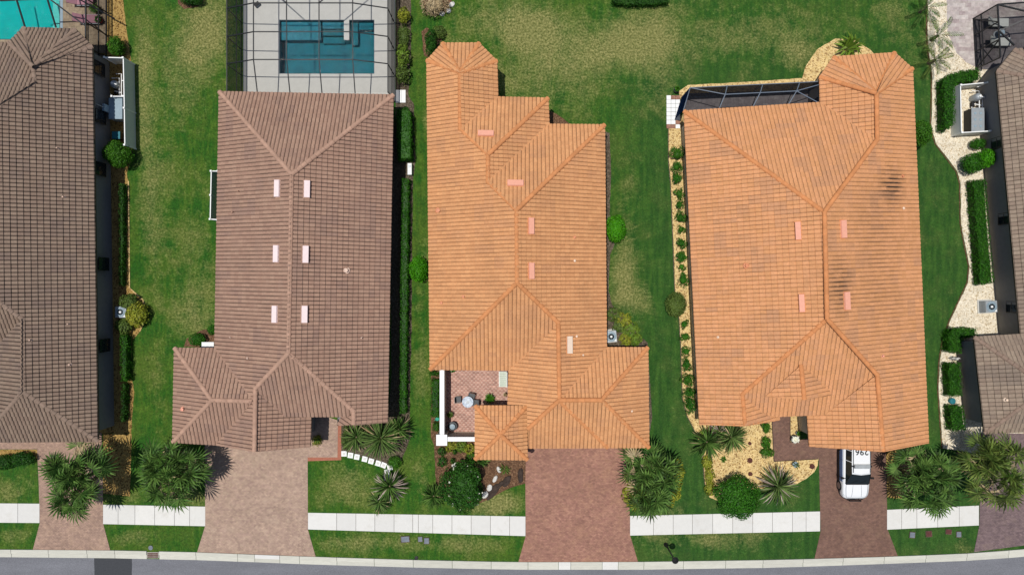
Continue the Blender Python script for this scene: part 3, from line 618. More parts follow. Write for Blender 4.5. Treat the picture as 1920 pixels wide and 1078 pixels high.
def ridge(f, a, b, m, parent, org, rad=.155, lift=.03):
    p, q = f.at(*a), f.at(*b); L = (q-p).length; d = (q-p)/L; u = d.cross(Vector((0, 0, 1))).normalized(); v = u.cross(d)
    if q.z < p.z: p, q, d, u = q, p, -d, -u
    k = max(1, round(L/.40)); mb = MB(); seg = 7
    for i in range(k):
        a0, a1 = p+d*(L*i/k-.03), p+d*(L*(i+1)/k+.03); vs = []
        for c_, r_, dz in ((a0, rad*1.1, lift+.03), (a1, rad*.9, lift)):
            c_ = c_+v*dz
            vs += [c_+u*math.cos(math.pi*t/seg)*r_+v*(math.sin(math.pi*t/seg)*r_*.85-.06) for t in range(seg+1)]
        s1 = seg+1; fs = [(t, t+1, s1+t+1, s1+t) for t in range(seg)]+[tuple(range(s1))]
        mb.add(vs, fs)
    return mb.build('ridge_cap', m, parent, org)

SEED = [0]
def house(label, base, faces, caps, outlines, tm, cm, wall, vents=(), pipes=(), W=.275, E=.375, amp=.055, over=.5, fas='fascia_dark', name='tiled_house', wh=2.72, rakes=()):
    base = P(*base); r = thing(name, label, 'house', base); o = Vector(base)
    Vs, Ls, Ss, Us = [], [], [], []; nv = nl = 0
    for f in faces:
        SEED[0] += 1; v, l, s, u = tile_face(f, W, E, amp, SEED[0]); Vs.append(v-np.array(o)); Ls.append(l+nv); Ss.append(s+nl); Us.append(u); nv += len(v); nl += len(l)
    roof = mesh_np('roof', np.concatenate(Vs), np.concatenate(Ls), np.concatenate(Ss), M[tm], r, uv=np.concatenate(Us))
    ul = MB()
    for f in faces:
        n_ = len(f.pts); lo = [f.at(*p)-Vector((0, 0, .07)) for p in f.px]
        ul.add(lo, [t for t in tessellate_polygon([[Vector((p.x, p.y, 0)) for p in lo]])])
    ul.build('underlay', M['underlay'], roof, o)
    for k, a, b in caps: ridge(faces[k], a, b, M[cm], roof, o)
    for k, a, b in rakes: ridge(faces[k], a, b, M[cm], roof, o, rad=.09, lift=.0)
    for ol in outlines:
        pts = [(P(p[0], p[1], p[2]) if not isinstance(p[2], str) else faces[int(p[2])].at(p[0], p[1])) for p in ol]
        xy = [(p.x, p.y) for p in pts]; n_ = len(xy)
        fa = MB()
        for i in range(n_):
            p, q = pts[i], pts[(i+1) % n_]
            if (q-p).length < .05: continue
            fa.bar(p-Vector((0, 0, .09)), q-Vector((0, 0, .09)), .05, .18)
        fa.build('gutter', M[fas], roof, o)
        sf = MB(); sf.prism(offset(xy, -.03), wh-.02, wh+.03); sf.build('soffit', M['stucco'] if wall != 'stucco_grey' else M['stucco_grey'], roof, o)
        wl = MB(); wl.prism(offset(xy, -over), -.02, wh-.02); wo = wl.build('wall', M[wall], r, o)
        r['_'] = 0
    for k, x, y, L, wd, ax, m in vents:
        f = faces[k]; p = f.at(x, y); up = Vector((f.n.x, f.n.y, f.s)).normalized(); nr = f.d.cross(up)
        if nr.z < 0: nr = -nr
        a_, b_ = f.d*(L/2), up*(wd/2); mb = MB(); c0 = p+nr*.04
        for h0, k0 in ((0, 1.0), (.14, .97)):
            pass
        vs = [c0+a_*i+b_*j for i, j in ((-1, -1), (1, -1), (1, 1), (-1, 1))]+[c0+a_*i*.98+b_*j*.92+nr*(.24 if j < 0 else .15) for i, j in ((-1, -1), (1, -1), (1, 1), (-1, 1))]
        mb.add(vs, [(3, 2, 1, 0), (4, 5, 6, 7), (0, 1, 5, 4), (1, 2, 6, 5), (2, 3, 7, 6), (3, 0, 4, 7)])
        v_ = mb.build('roof_vent', M[m], roof, o)
        fl = MB(); c1 = p+nr*.06; fl.add([c1+a_*i*1.08+b_*j*1.25 for i, j in ((-1, -1), (1, -1), (1, 1), (-1, 1))]+[c1+a_*i*1.08+b_*j*1.25+nr*.02 for i, j in ((-1, -1), (1, -1), (1, 1), (-1, 1))], [(3, 2, 1, 0), (4, 5, 6, 7), (0, 1, 5, 4), (1, 2, 6, 5), (2, 3, 7, 6), (3, 0, 4, 7)]); fl.build('vent_flashing', M[cm], roof, o)
    for k, x, y, rad, h, m in pipes:
        f = faces[k]; p = f.at(x, y); mb = MB(); mb.lathe((p.x, p.y, p.z), [(rad*1.7, 0), (rad*1.5, .07), (rad, .09), (rad, h), (rad*.75, h), (rad*.7, h-.04)], 10); mb.build('vent_pipe', M[m], roof, o, smooth=False)
    del r['_']
    r['_roof'] = roof.name
    return r, roof
e = 2.9
def F(poly, A, B, h=e, s=.5, down=False): return Face(poly, (A, B, h), s, down)

# leftmost house
Le, Re = ((-145, 84), (-145, 640)), ((173, 88), (183, 826))
f1 = [F([(173,88),(183,826),(43,734),(43,599),(-46,534),(-46,225),(66,155),(62,125)], *Re),
      F([(-145,84),(17.6,81),(62,126),(66,155),(-46,225)], (-145, 84), (17, 82)),
      F([(17.6,81),(44.7,53.5),(62.3,125.5)], (17.6, 81), (44.7, 53.5)), F([(44.7,53.5),(141.6,56),(62.3,125.5)], (44.7, 53.5), (141.6, 56)), F([(141.6,56),(173,88),(62.3,125.5)], (141.6, 56), (173, 88)),
      F([(-145,84),(-46,225),(-46,534),(-145,640)], *Le), F([(-46,534),(43,599),(-38,688),(-145,640)], (-145, 640), (-60, 640), e),
      F([(43,599),(43,734),(-38,827),(-38,688)], (-25, 688), (-25, 827)), F([(43,734),(183,826),(-38,828)], (-38, 828), (183, 826))]
h1, roof1 = house('dark brown tiled house at the far left beside the turquoise pool', (20, 440), f1,
      [(0,(62,125.5),(66,155)),(0,(66,155),(-46,225)),(0,(-46,225),(-46,534)),(0,(-46,534),(43,599)),(0,(43,599),(43,734)),(0,(43,734),(183,826)),(8,(43,734),(-38,827)),(0,(62.3,125.5),(173,88)),(3,(62.3,125.5),(44.7,53.5)),(3,(62.3,125.5),(141.6,56)),(2,(62.3,125.5),(17.6,81)),(5,(-145,84),(-46,225)),(5,(-145,640),(-46,534))],
      [[(17.6,81,e),(44.7,53.5,e),(141.6,56,e),(173,88,e),(183,826,e),(-38,828,e),(-38,640,e),(-145,640,e),(-145,84,e)]], 'tile_dark', 'cap_dark', 'stucco_grey', amp=.08,
      pipes=[(0,111,279,.05,.3,'pipe_pale'),(0,122,370,.06,.3,'pipe_pale'),(0,131,607,.05,.3,'pipe_pale'),(0,60,637,.06,.3,'pipe_pale'),(0,133,683,.07,.25,'pipe_pale')])
# second house
f2 = [F([(412,173),(547,327),(541,662),(479,728),(473,748),(403.5,653)], (412, 173), (404, 650)),
      F([(412,173),(737,179),(547,327)], (412, 173), (737, 179)),
      F([(737,179),(547,327),(541,662),(663,770),(663,795),(726,790)], (737, 179), (726, 790)),
      F([(541,662),(479,728),(537,780),(650,780),(663,770)], (583, 780), (645, 780), 3.7),
      F([(328,653),(403.5,653),(472,747),(472,752),(397,750)], (328, 653), (403.5, 653)),
      F([(325,828),(397,750),(472,752),(407,833)], (325, 828), (407, 833)),
      F([(328,653),(325,828),(397,750)], (328, 653), (325, 828)),
      F([(479,728),(477,845),(407,833),(472,752)], (412, 173), (404, 650)),
      F([(479,728),(477,845),(581,836),(583,780),(537,780)], (583, 780), (581, 836)),
      F([(663,770),(663,795),(633,797),(640,783)], (640, 783), (633, 797), 3.35)]
h2, roof2 = house('pinkish brown tiled house behind the screened pool cage, second from the left', (560, 480), f2,
      [(1,(412,173),(547,327)),(1,(737,179),(547,327)),(2,(547,327),(541,662)),(2,(541,662),(663,770)),(3,(541,662),(479,728)),(7,(479,728),(477,845)),(4,(397,750),(472,752)),(6,(328,653),(397,750)),(6,(325,828),(397,750)),(2,(663,770),(663,795))],
      [[(412,173,e),(737,179,e),(726,790,e),(633,795,e),(633,780,e),(583,780,e),(581,836,e),(325,828,e),(328,653,e),(404,653,e)]], 'tile_brown', 'cap_brown', 'stucco_grey',
      vents=[(0,523,354,1.15,.36,0,'vent_pale'),(0,521,476,1.15,.36,0,'vent_pale'),(0,518.5,589,1.15,.36,0,'vent_pale'),(2,574.5,355,1.15,.38,0,'vent_pale'),(2,572,477,1.15,.38,0,'vent_pale'),(2,570,589,1.15,.38,0,'vent_pale')],
      pipes=[(2,650,507,.15,.3,'pipe_pale'),(2,679,633,.05,.3,'pipe_pale'),(0,448,359,.05,.25,'cap_brown'),(0,437,398,.06,.25,'cap_brown'),(0,433,632,.05,.2,'pipe_pale'),(0,465,671,.06,.2,'pipe_pale'),(6,344.5,766,.12,.3,'vent_pink')],
      rakes=[(7,(477,845),(407,833)),(8,(477,845),(581,836)),(2,(663,795),(726,790))])
# third house
f3 = [F([(801,114),(863,137),(863,242),(915,290),(915,341),(968.5,394),(969.5,530),(807,692)], (801, 114), (807, 692)),
      F([(931,115),(933,183),(866,242),(863,137)], (931, 115), (933, 183)),
      F([(830,82),(898,82),(862.5,137)], (830, 82), (898, 82)), F([(801,114),(830,82),(862.5,137)], (801, 114), (830, 82)), F([(898,82),(931,115),(862.5,137)], (898, 82), (931, 115)),
      F([(933,183),(1027,185),(915,290),(866,242)], (933, 183), (1027, 185)),
      F([(1027,185),(1029,234),(915,341),(915,290)], (1027, 185), (1029, 234)),
      F([(1029,234),(1133,235),(968.5,394),(915,341)], (1029, 234), (1133, 235)),
      F([(1133,235),(1136.5,652),(1049,750),(1047,605),(969.5,530),(968.5,394)], (1133, 235), (1136.5, 652)),
      F([(969.5,530),(1047,605),(955,693),(807,692)], (807, 692), (955, 693)),
      F([(1047,605),(1049,750),(991,803),(990,758),(953,757),(955,693)], (955, 693), (953, 757)),
      F([(1136.5,652),(1214,652),(1128,750),(1049,750)], (1136.5, 652), (1214, 652)),
      F([(1214,652),(1216,838),(1128,750)], (1214, 652), (1216, 838)),
      F([(1049,750),(1128,750),(1216,838),(992,839),(991,803)], (992, 839), (1216, 838))]
h3, roof3 = house('orange tiled house with stepped rear roof and a walled courtyard, third from the left', (970, 460), f3,
      [(0,(862.5,137),(863,242)),(0,(863,242),(915,290)),(0,(915,290),(915,341)),(0,(915,341),(968.5,394)),(0,(968.5,394),(969.5,530)),(0,(969.5,530),(807,692)),(8,(969.5,530),(1047,605)),(8,(1047,605),(1049,750)),(7,(968.5,394),(1133,235)),(5,(915,290),(1027,185)),
       (2,(862.5,137),(830,82)),(2,(862.5,137),(898,82)),(1,(863,137),(931,115)),(0,(863,137),(801,114)),(13,(1049,750),(1128,750)),(12,(1128,750),(1214,652)),(12,(1128,750),(1216,838)),(13,(1049,750),(991,803)),(13,(1049,752),(1139,838))],
      [[(801,114,e),(830,82,e),(898,82,e),(931,115,e),(933,183,e),(1027,185,e),(1029,234,e),(1133,235,e),(1136.5,652,e),(1214,652,e),(1216,838,e),(992,839,e),(990,758,e),(953,757,e),(955,693,e),(807,692,e)]], 'tile_orange', 'cap_orange', 'stucco',
      vents=[(5,911,253,1.1,.38,0,'vent_pink'),(7,966.5,346,1.1,.4,0,'vent_pink'),(8,994,424,1.1,.36,0,'vent_pink'),(8,994.5,508,1.1,.36,0,'vent_pink'),(8,1066,646,1.2,.36,0,'vent_cream')],
      pipes=[(0,822,395,.14,.25,'pipe_orange'),(0,869,556,.08,.25,'pipe_orange'),(0,828,568,.08,.25,'pipe_orange'),(8,1077,445,.08,.2,'pipe_orange'),(8,1077,489,.07,.2,'vent_cream'),(8,1081,630,.06,.2,'vent_cream'),(8,1093,665,.06,.2,'vent_cream'),(12,1184,770,.06,.2,'vent_cream')])
ft = [F([(891.5,761),(988,761),(938.5,815)], (891.5, 761), (988, 761), 3.0), F([(988,761),(988,861),(938.5,815)], (988, 761), (988, 861), 3.0), F([(988,861),(891.5,860),(938.5,815)], (891.5, 860), (988, 861), 3.0), F([(891.5,860),(891.5,761),(938.5,815)], (891.5, 761), (891.5, 860), 3.0)]
house('small square orange tiled gatehouse with four hips at the courtyard entrance', (939, 811), ft, [(0,(938.5,815),(891.5,761)),(0,(938.5,815),(988,761)),(2,(938.5,815),(891.5,860)),(2,(938.5,815),(988,861))],
      [[(891.5,761,3.0),(988,761,3.0),(988,861,3.0),(891.5,860,3.0)]], 'tile_orange', 'cap_orange', 'stucco', name='gatehouse', over=.45, wh=2.8)
# fourth house
s4 = .417
f4 = [F([(1283,209),(1544,397),(1551,598),(1392,739),(1397,797),(1312,794)], (1283, 209), (1312, 794), s=s4),
      F([(1283,209),(1537,193),(1645,262),(1546,397)], (1283, 209), (1537, 193), s=s4),
      F([(1537,145),(1643.5,175),(1645,262),(1538,193)], (1537, 145), (1538, 193), s=.40),
      F([(1537,145),(1563,107.5),(1643.5,175)], (1537, 145), (1563, 107.5), s=.42), F([(1563,107.5),(1677,100),(1643.5,175)], (1563, 107.5), (1677, 100), s=s4), F([(1677,100),(1710,129.5),(1643.5,175)], (1677, 100), (1710, 129.5), s=.42),
      F([(1710,129.5),(1740,829),(1656,845),(1645,703),(1551,598),(1546,397),(1645,262),(1643.5,175)], (1710, 129.5), (1740, 829), s=s4),
      F([(1551,598),(1645,703),(1550,776),(1460,780),(1432,775),(1392,739)], (1460, 780), (1550, 776), 3.32, s=s4),
      F([(1392,739),(1397,797),(1460,786),(1460,780),(1432,775)], (1460, 780), (1461, 786), 2.95, s=s4),
      F([(1645,703),(1656,845),(1518,835),(1514,778),(1550,776)], (1514, 778), (1518, 835), s=s4),
      F([(1502,686),(1508,748),(1438,742)], (1502, 686), (1508, 748), 5.02, s=s4+.03, down=True),
      F([(1502,686),(1508,748),(1565,739)], (1502, 686), (1508, 748), 5.02, s=s4+.03, down=True)]
h4, roof4 = house('large salmon orange tiled house with the patrol car on its driveway', (1510, 480), f4,
      [(0,(1283,209),(1544,397)),(6,(1546,397),(1551,598)),(6,(1546,397),(1645,262)),(6,(1645,262),(1643.5,175)),(0,(1551,598),(1392,739)),(6,(1551,598),(1645,703)),(6,(1645,703),(1656,845)),(0,(1392,739),(1397,797)),
       (3,(1643.5,175),(1537,145)),(4,(1643.5,175),(1563,107.5)),(4,(1643.5,175),(1677,100)),(6,(1643.5,175),(1710,129.5)),(10,(1502,684),(1508,748))],
      [[(1283,209,e),(1537,193,e),(1537,145,e),(1563,107.5,e),(1677,100,e),(1710,129.5,e),(1740,829,e),(1518,835,e),(1514,778,e),(1461,780,e),(1461,787,e),(1312,794,e)]], 'tile_salmon', 'cap_salmon', 'stucco', W=.29, E=.40, amp=.04,
      vents=[(0,1496.5,433,1.2,.36,0,'vent_pink'),(0,1503.5,568,1.2,.36,0,'vent_pink'),(6,1578,430,1.2,.38,0,'vent_pink'),(6,1584.5,564,1.2,.38,0,'vent_pink')],
      pipes=[(0,1399,498,.14,.25,'pipe_orange'),(0,1346,632,.06,.15,'vent_cream'),(6,1691,331,.08,.2,'pipe_orange'),(6,1692,391,.08,.2,'vent_cream'),(6,1654,667,.07,.2,'vent_pink')],
      rakes=[(0,(1397,797),(1312,794)),(9,(1656,845),(1518,835)),(6,(1656,845),(1740,829)),(8,(1397,797),(1460,786))])
# fifth house, mostly out of frame
f5 = [F([(1869,134),(1987,153),(1993,180),(2122,262),(2150,650),(2005,722),(1914,627)], (1869, 134), (1914, 627)),
      F([(1869,134),(1902,93.5),(1987,153)], (1869, 134), (1902, 93.5)), F([(1902,93.5),(1996,86),(1987,153)], (1902, 93.5), (1996, 86)), F([(1996,86),(2032,118),(1987,153)], (1996, 86), (2032, 118)),
      F([(1827,632),(1847,812),(1966,727)], (1827, 632), (1847, 812)), F([(1827,632),(1914,627),(2005,722),(1966,727)], (1827, 632), (1914, 627)),
      F([(1847,812),(2110,800),(2150,650),(2005,722),(1966,727)], (1847, 812), (2110, 800)), F([(2032,118),(2200,140),(2122,262),(1993,180),(1987,153)], (2032, 118), (2200, 140), e, s=.35),
      F([(2122,262),(2150,650),(2240,640),(2200,140)], (2122, 262), (2150, 650), 6.0, s=.5, down=True)]
h5, roof5 = house('greyish brown tiled house at the right edge beside cream shell beds', (1990, 470), f5,
      [(0,(1869,134),(1987,153)),(2,(1902,93.5),(1987,153)),(0,(1987,153),(1993,180)),(0,(1993,180),(2122,262)),(0,(2122,262),(2150,650)),(4,(1827,632),(1966,727)),(4,(1847,812),(1966,727)),(5,(1966,727),(2005,722))],
      [[(1869,134,e),(1902,93.5,e),(1996,86,e),(2032,118,e),(2200,140,e),(2240,640,e),(2110,800,e),(1847,812,e),(1827,632,e),(1914,627,e)]], 'tile_right', 'cap_dark', 'stucco_grey',
      pipes=[(4,1884,749,.09,.25,'vent_cream')], W=.29, E=.40, amp=.045)

def gable(h, a, pk, b, m, dy=.4):
    # closes the triangle under a gable: a and b are the low corners, pk the peak
    pts = [q+VX_((0, dy, -.14)) for q in (a, pk, b)]; wl = wall_of(h); mb = MB(); back = [q+VX_((0, .12, 0)) for q in pts]; lo = [VX_((pts[0].x, pts[0].y, 2.6)), VX_((pts[2].x, pts[2].y, 2.6))] if a.z < 3.2 else [pts[0], pts[2]]
    mb.add(pts+back, [(0, 2, 1), (3, 4, 5), (0, 1, 4, 3), (1, 2, 5, 4), (2, 0, 3, 5)])
    mb.build('gable_wall', M[m], wl, h.location)
VX_ = Vector
def wall_of(h): return [c for c in h.children if c.name.startswith('wall')][0]
gable(h4, f4[9].at(1518, 835), f4[9].at(1656, 845), f4[6].at(1740, 829), 'stucco'); gable(h4, f4[0].at(1312, 794), f4[0].at(1397, 797), f4[8].at(1460, 786), 'stucco')
gable(h4, f4[10].at(1438, 742), f4[10].at(1508, 748), f4[11].at(1565, 739), 'stucco', .15)
gable(h2, f2[7].at(407, 833), f2[7].at(477, 845), f2[8].at(581, 836), 'stucco_grey'); gable(h2, f2[9].at(633, 797), f2[9].at(663, 795), f2[2].at(726, 790), 'stucco_grey')
def window(h, x, y, z, ax, wd, ht, fr='frame_dark'):
    """a window on a side wall; ax is the outward direction"""
    wl = wall_of(h); o = Vector(h.location); a = Vector(ax); t = Vector((-a.y, a.x, 0)); c_ = Vector((x, y, z))
    mb = MB(); 
    for i in (-1, 1): mb.bar(c_+t*i*wd/2-Vector((0, 0, ht/2)), c_+t*i*wd/2+Vector((0, 0, ht/2)), .07)
    for j in (-1, 0, 1): mb.bar(c_-t*wd/2+Vector((0, 0, j*ht/2)), c_+t*wd/2+Vector((0, 0, j*ht/2)), .055)
    w_ = mb.build('window', M[fr], wl, o)
    g = MB(); q = c_+a*.012; g.add([q-t*wd/2-Vector((0, 0, ht/2)), q+t*wd/2-Vector((0, 0, ht/2)), q+t*wd/2+Vector((0, 0, ht/2)), q-t*wd/2+Vector((0, 0, ht/2))], [(0, 1, 2, 3)]); g.build('window_pane', M['glass_dark'], wl, o)
for x, y in ((-29.98, 15.9), (-29.9, 12.4), (-29.68, 1.7), (-29.6, -4.2), (-29.9, 8.6)): window(h1, x, y, 1.55, (1, 0, 0), .9, 1.2)
def wx(a, b, y, d): t = (y-a[1])/(b[1]-a[1]); return a[0]+(b[0]-a[0])*t+d
W5 = (P(1869, 134, e), P(1914, 627, e))
for y in (10.5, 5.0, -1.4): window(h5, wx(W5[0], W5[1], y, .5), y, 1.6, (-1, 0, 0), .8, 1.1)
# garage doors and front doors (on the street side)
def door(h, x, y, wd, ht, m='white', nm='garage_door'):
    wl = wall_of(h); mb = MB()
    for k in range(4 if nm == 'garage_door' else 1):
        hh = ht/(4 if nm == 'garage_door' else 1); mb.box((x, y-.03, .03+hh*(k+.5)), (wd, .06, hh-.015))
    d = mb.build(nm, M[m], wl, h.location); MB().box((x+wd*.4 if nm != 'garage_door' else x, y-.09, 1.0), (.12, .05, .04)).build('handle', M['frame_grey'], d, h.location)
door(h2, -17.4, -10.40, 4.9, 2.2); door(h3, 5.4, -10.80, 4.9, 2.2); door(h4, 25.1, -10.58, 4.9, 2.2); door(h1, -33.0, -10.35, 4.9, 2.2)

# ------------------------------------------------------------------ screen cages
def cage(name, label, base, beams, posts, roofs, walls, fm, rm, wm, bw=.09):
    r = thing(name, label, 'screen enclosure', P(*base)); o = r.location
    for a, b in beams: MB().bar(a, b, bw, bw).build('beam', M[fm], r, o)
    for a, b in posts: MB().bar(a, b, bw*.8, bw*.8).build('post', M[fm], r, o)
    for q in roofs: MB().add(q, [tuple(range(len(q)))]).build('roof_screen', M[rm], r, o)
    for q in walls: MB().add(q, [tuple(range(len(q)))]).build('wall_screen', M[wm], r, o)
    return r
VX = Vector
L_, R_, XL, XR, ZE, ZT = -20.3, -8.84, -18.06, -11.13, 2.6, 3.5
ys = [15.9, 17.84, 19.85, 21.9]; yn, yf, yt = 13.85, 26.0, 23.8
xs = [XL, -15.75, -13.48, XR]
beams = []
for x in xs: beams += [(VX((x, 15.9, ZT)), VX((x, yt, ZT))), (VX((x, yn-.1, 2.75)), VX((x, 15.9, ZT))), (VX((x, yt, ZT)), VX((x, yf, ZE)))]
for y in ys+[yt]: beams += [(VX((XL, y, ZT)), VX((XR, y, ZT))), (VX((L_, y, ZE)), VX((XL, y, ZT))), (VX((XR, y, ZT)), VX((R_, y, ZE)))]
beams += [(VX((L_, yn, ZE)), VX((L_, yf, ZE))), (VX((R_, yn, ZE)), VX((R_, yf, ZE))), (VX((L_, yf, ZE)), VX((R_, yf, ZE))), (VX((XL, yt, ZT)), VX((L_, yf, ZE))), (VX((XR, yt, ZT)), VX((R_, yf, ZE)))]
beams += [(VX((-15.75, 19.85, ZT)), VX((XL, 21.9, ZT))), (VX((-13.48, 19.85, ZT)), VX((XR, 21.9, ZT)))]
posts = []
for X_ in (L_, R_):
    for y in ys+[13.95, 23.8, 25.95]: posts.append((VX((X_, y, 0)), VX((X_, y, ZE))))
    posts.append((VX((X_, yn, .9)), VX((X_, yf, .9)))); posts.append((VX((X_, yn, .06)), VX((X_, yf, .06))))
roofs = [[(XL, 15.9, ZT), (XR, 15.9, ZT), (XR, yt, ZT), (XL, yt, ZT)], [(L_, yn, ZE), (XL, 15.9, ZT), (XL, yt, ZT), (L_, yf, ZE)], [(XR, 15.9, ZT), (R_, yn, ZE), (R_, yf, ZE), (XR, yt, ZT)], [(L_, yn, ZE), (R_, yn, ZE), (XR, 15.9, ZT), (XL, 15.9, ZT)]]
walls = [[(X_, yn, 0), (X_, yf, 0), (X_, yf, ZE), (X_, yn, ZE)] for X_ in (L_, R_)]
cage('pool_cage', 'dark framed screen cage over the teal pool behind the pinkish brown house', (600, 90), beams, posts, roofs, walls, 'frame_dark', 'screen_roof', 'screen_wall', .065)
# cage beside the leftmost house
xr, zt = -30.4, 2.5
beams = [(VX((xr, 16.6, zt)), VX((xr, 27, zt)))]; posts = [(VX((xr, 16.6, 1.0)), VX((xr, 27, 1.0))), (VX((xr, 16.6, .06)), VX((xr, 27, .06)))]
for y in (17.2, 18.9, 20.6, 22.3, 24.0): posts.append((VX((xr, y, 0)), VX((xr, y, zt))))
zc = 3.6
for x, x2 in ((31, 47), (89, 105), (-30, -14)): beams.append((P(x, 0, zc), P(x2, 52, 2.9))); beams.append((P(x-8, -40, zc), P(x, 0, zc)))
beams += [(P(92, -2, zc), P(161, 50, zt)), (P(-60, 4, zc), P(92, -2, zc)), (P(150, 0, 3.0), P(215, 36, 1.2))]
cage('pool_cage', 'dark framed screen cage over the bright turquoise pool at the top left corner', (150, 20), beams, posts, [[(xr, 16.6, zt), (xr, 27, zt), P(92, -200, zc), P(100, 50, zc)]], [[(xr, 16.6, 0), (xr, 27, 0), (xr, 27, zt), (xr, 16.6, zt)]], 'frame_dark', 'screen_roof', 'screen_wall_thin')
# lanai cage behind the salmon house
A0, B0 = P(1277, 184), P(1530, 172); zt = 2.6; A1, B1 = VX((A0.x, A0.y, zt)), VX((B0.x, B0.y, zt)); ca, cb = P(1283, 206, 2.95), P(1536, 194, 2.95); az, bz = A0+(ca-A0)*1.0, 0
beams = [(A1, B1), (A1, VX((ca.x, ca.y, zt+.1))), (B1, VX((cb.x, cb.y, zt+.1)))]; posts = [(A0, A1), (B0, B1), (A0+VX((0, 0, .06)), B0+VX((0, 0, .06)))]
mid = []
for t in (.26, .51, .77):
    p = A1.lerp(B1, t); m_ = p.lerp(ca.lerp(cb, t), .45)+VX((0, 0, .35)); q = ca.lerp(cb, t); beams += [(p, m_), (m_, q)]; posts.append((VX((p.x, p.y, 0)), p)); mid.append(m_)
beams += [(A1, mid[0]), (mid[0], mid[1]), (mid[1], mid[2]), (mid[2], B1), (mid[2], cb)]
cage('lanai_cage', 'grey framed screen lanai along the back of the salmon orange house', (1400, 182), beams, posts, [[tuple(A1), tuple(B1), tuple(cb), tuple(ca)]], [[tuple(A0), tuple(B0), tuple(B1), tuple(A1)], [tuple(A0), tuple(A1), (ca.x, ca.y, zt), (ca.x, ca.y, 0)], [tuple(B0), tuple(B1), (cb.x, cb.y, zt), (cb.x, cb.y, 0)]], 'frame_grey', 'screen_roof_dark', 'screen_dense', .055)
# cage of the right hand house
A0, B0, D0 = P(1824, 36), P(2060, 18), P(1829, 130); up = VX((0, 0, 2.6)); A1, B1, D1 = A0+up, B0+up, D0+up; r5 = f5[2].at(1902, 93.5)
beams = [(A1, B1), (A1, D1), (A1+VX((2.2, -1.0, .8)), B1+VX((-1, -1.2, .8))), (A1, A1+VX((2.2, -1.0, .8)))]; posts = [(A0, A1), (D0, D1)]
for t in (.33, .66): p = A0.lerp(D0, t); posts.append((p, p+up))
posts += [(A0+VX((0, 0, .9)), D0+VX((0, 0, .9))), (A0+VX((0, 0, .06)), D0+VX((0, 0, .06))), (A0, A0.lerp(D0, .33)+up), (D0, A0.lerp(D0, .66)+up)]
k_ = A1+VX((2.2, -1.0, .8)); beams += [(k_, VX((r5.x+.6, r5.y, 3.0))), (A0.lerp(D0, .5)+up, k_), (A0.lerp(D0, .5)+up, VX((r5.x, r5.y+.3, 2.9)))]
cage('lanai_cage', 'dark framed screen lanai over lounge chairs in the top right corner', (1900, 80), beams, posts, [[tuple(A1), tuple(B1), (B1.x, D1.y, 2.9), tuple(D1)]], [[tuple(A0), tuple(D0), tuple(D1), tuple(A1)], [tuple(A0), tuple(B0), tuple(B1), tuple(A1)]], 'frame_dark', 'screen_roof_dark', 'screen_wall_thin', .09)

# ------------------------------------------------------------------ vegetation builders (all leaves are real faces)
def leaf_mesh(name, pts, nrm, size, m, parent, org=None, asp=.5, core=None):
    n_ = len(pts); nrm = nrm/np.linalg.norm(nrm, axis=1, keepdims=True); rv = RNG.normal(size=(n_, 3)); u = np.cross(nrm, rv); u /= np.linalg.norm(u, axis=1, keepdims=True); v = np.cross(nrm, u)
    s_ = size*RNG.uniform(.65, 1.35, (n_, 1)); a = pts-u*s_*.5; b = pts+v*s_*asp*.5+nrm*s_*.08; c = pts+u*s_*.5-nrm*s_*.1; d = pts-v*s_*asp*.5+nrm*s_*.08
    Vv = np.stack([a, b, c, d], 1).reshape(-1, 3); lp = np.arange(n_*4); st = np.arange(n_)*4
    if core is not None:
        cv, cf = core; base = len(Vv); Vv = np.concatenate([Vv, cv]); lp = np.concatenate([lp, np.array(cf).ravel()+base]); st = np.concatenate([st, np.arange(len(cf))*4+n_*4])
    if org is not None: Vv = Vv-np.array(org)
    return mesh_np(name, Vv, lp, st, m, parent)
def blob(c, r, k=14, j=8):
    vs = []; fs = []
    for b in range(j+1):
        th = math.pi*b/j
        for a in range(k): ph = 2*math.pi*a/k; vs.append((c[0]+r[0]*math.sin(th)*math.cos(ph), c[1]+r[1]*math.sin(th)*math.sin(ph), c[2]+r[2]*math.cos(th)))
    for b in range(j):
        for a in range(k): fs.append((b*k+a, (b+1)*k+a, (b+1)*k+(a+1) % k, b*k+(a+1) % k))
    return np.array(vs), fs
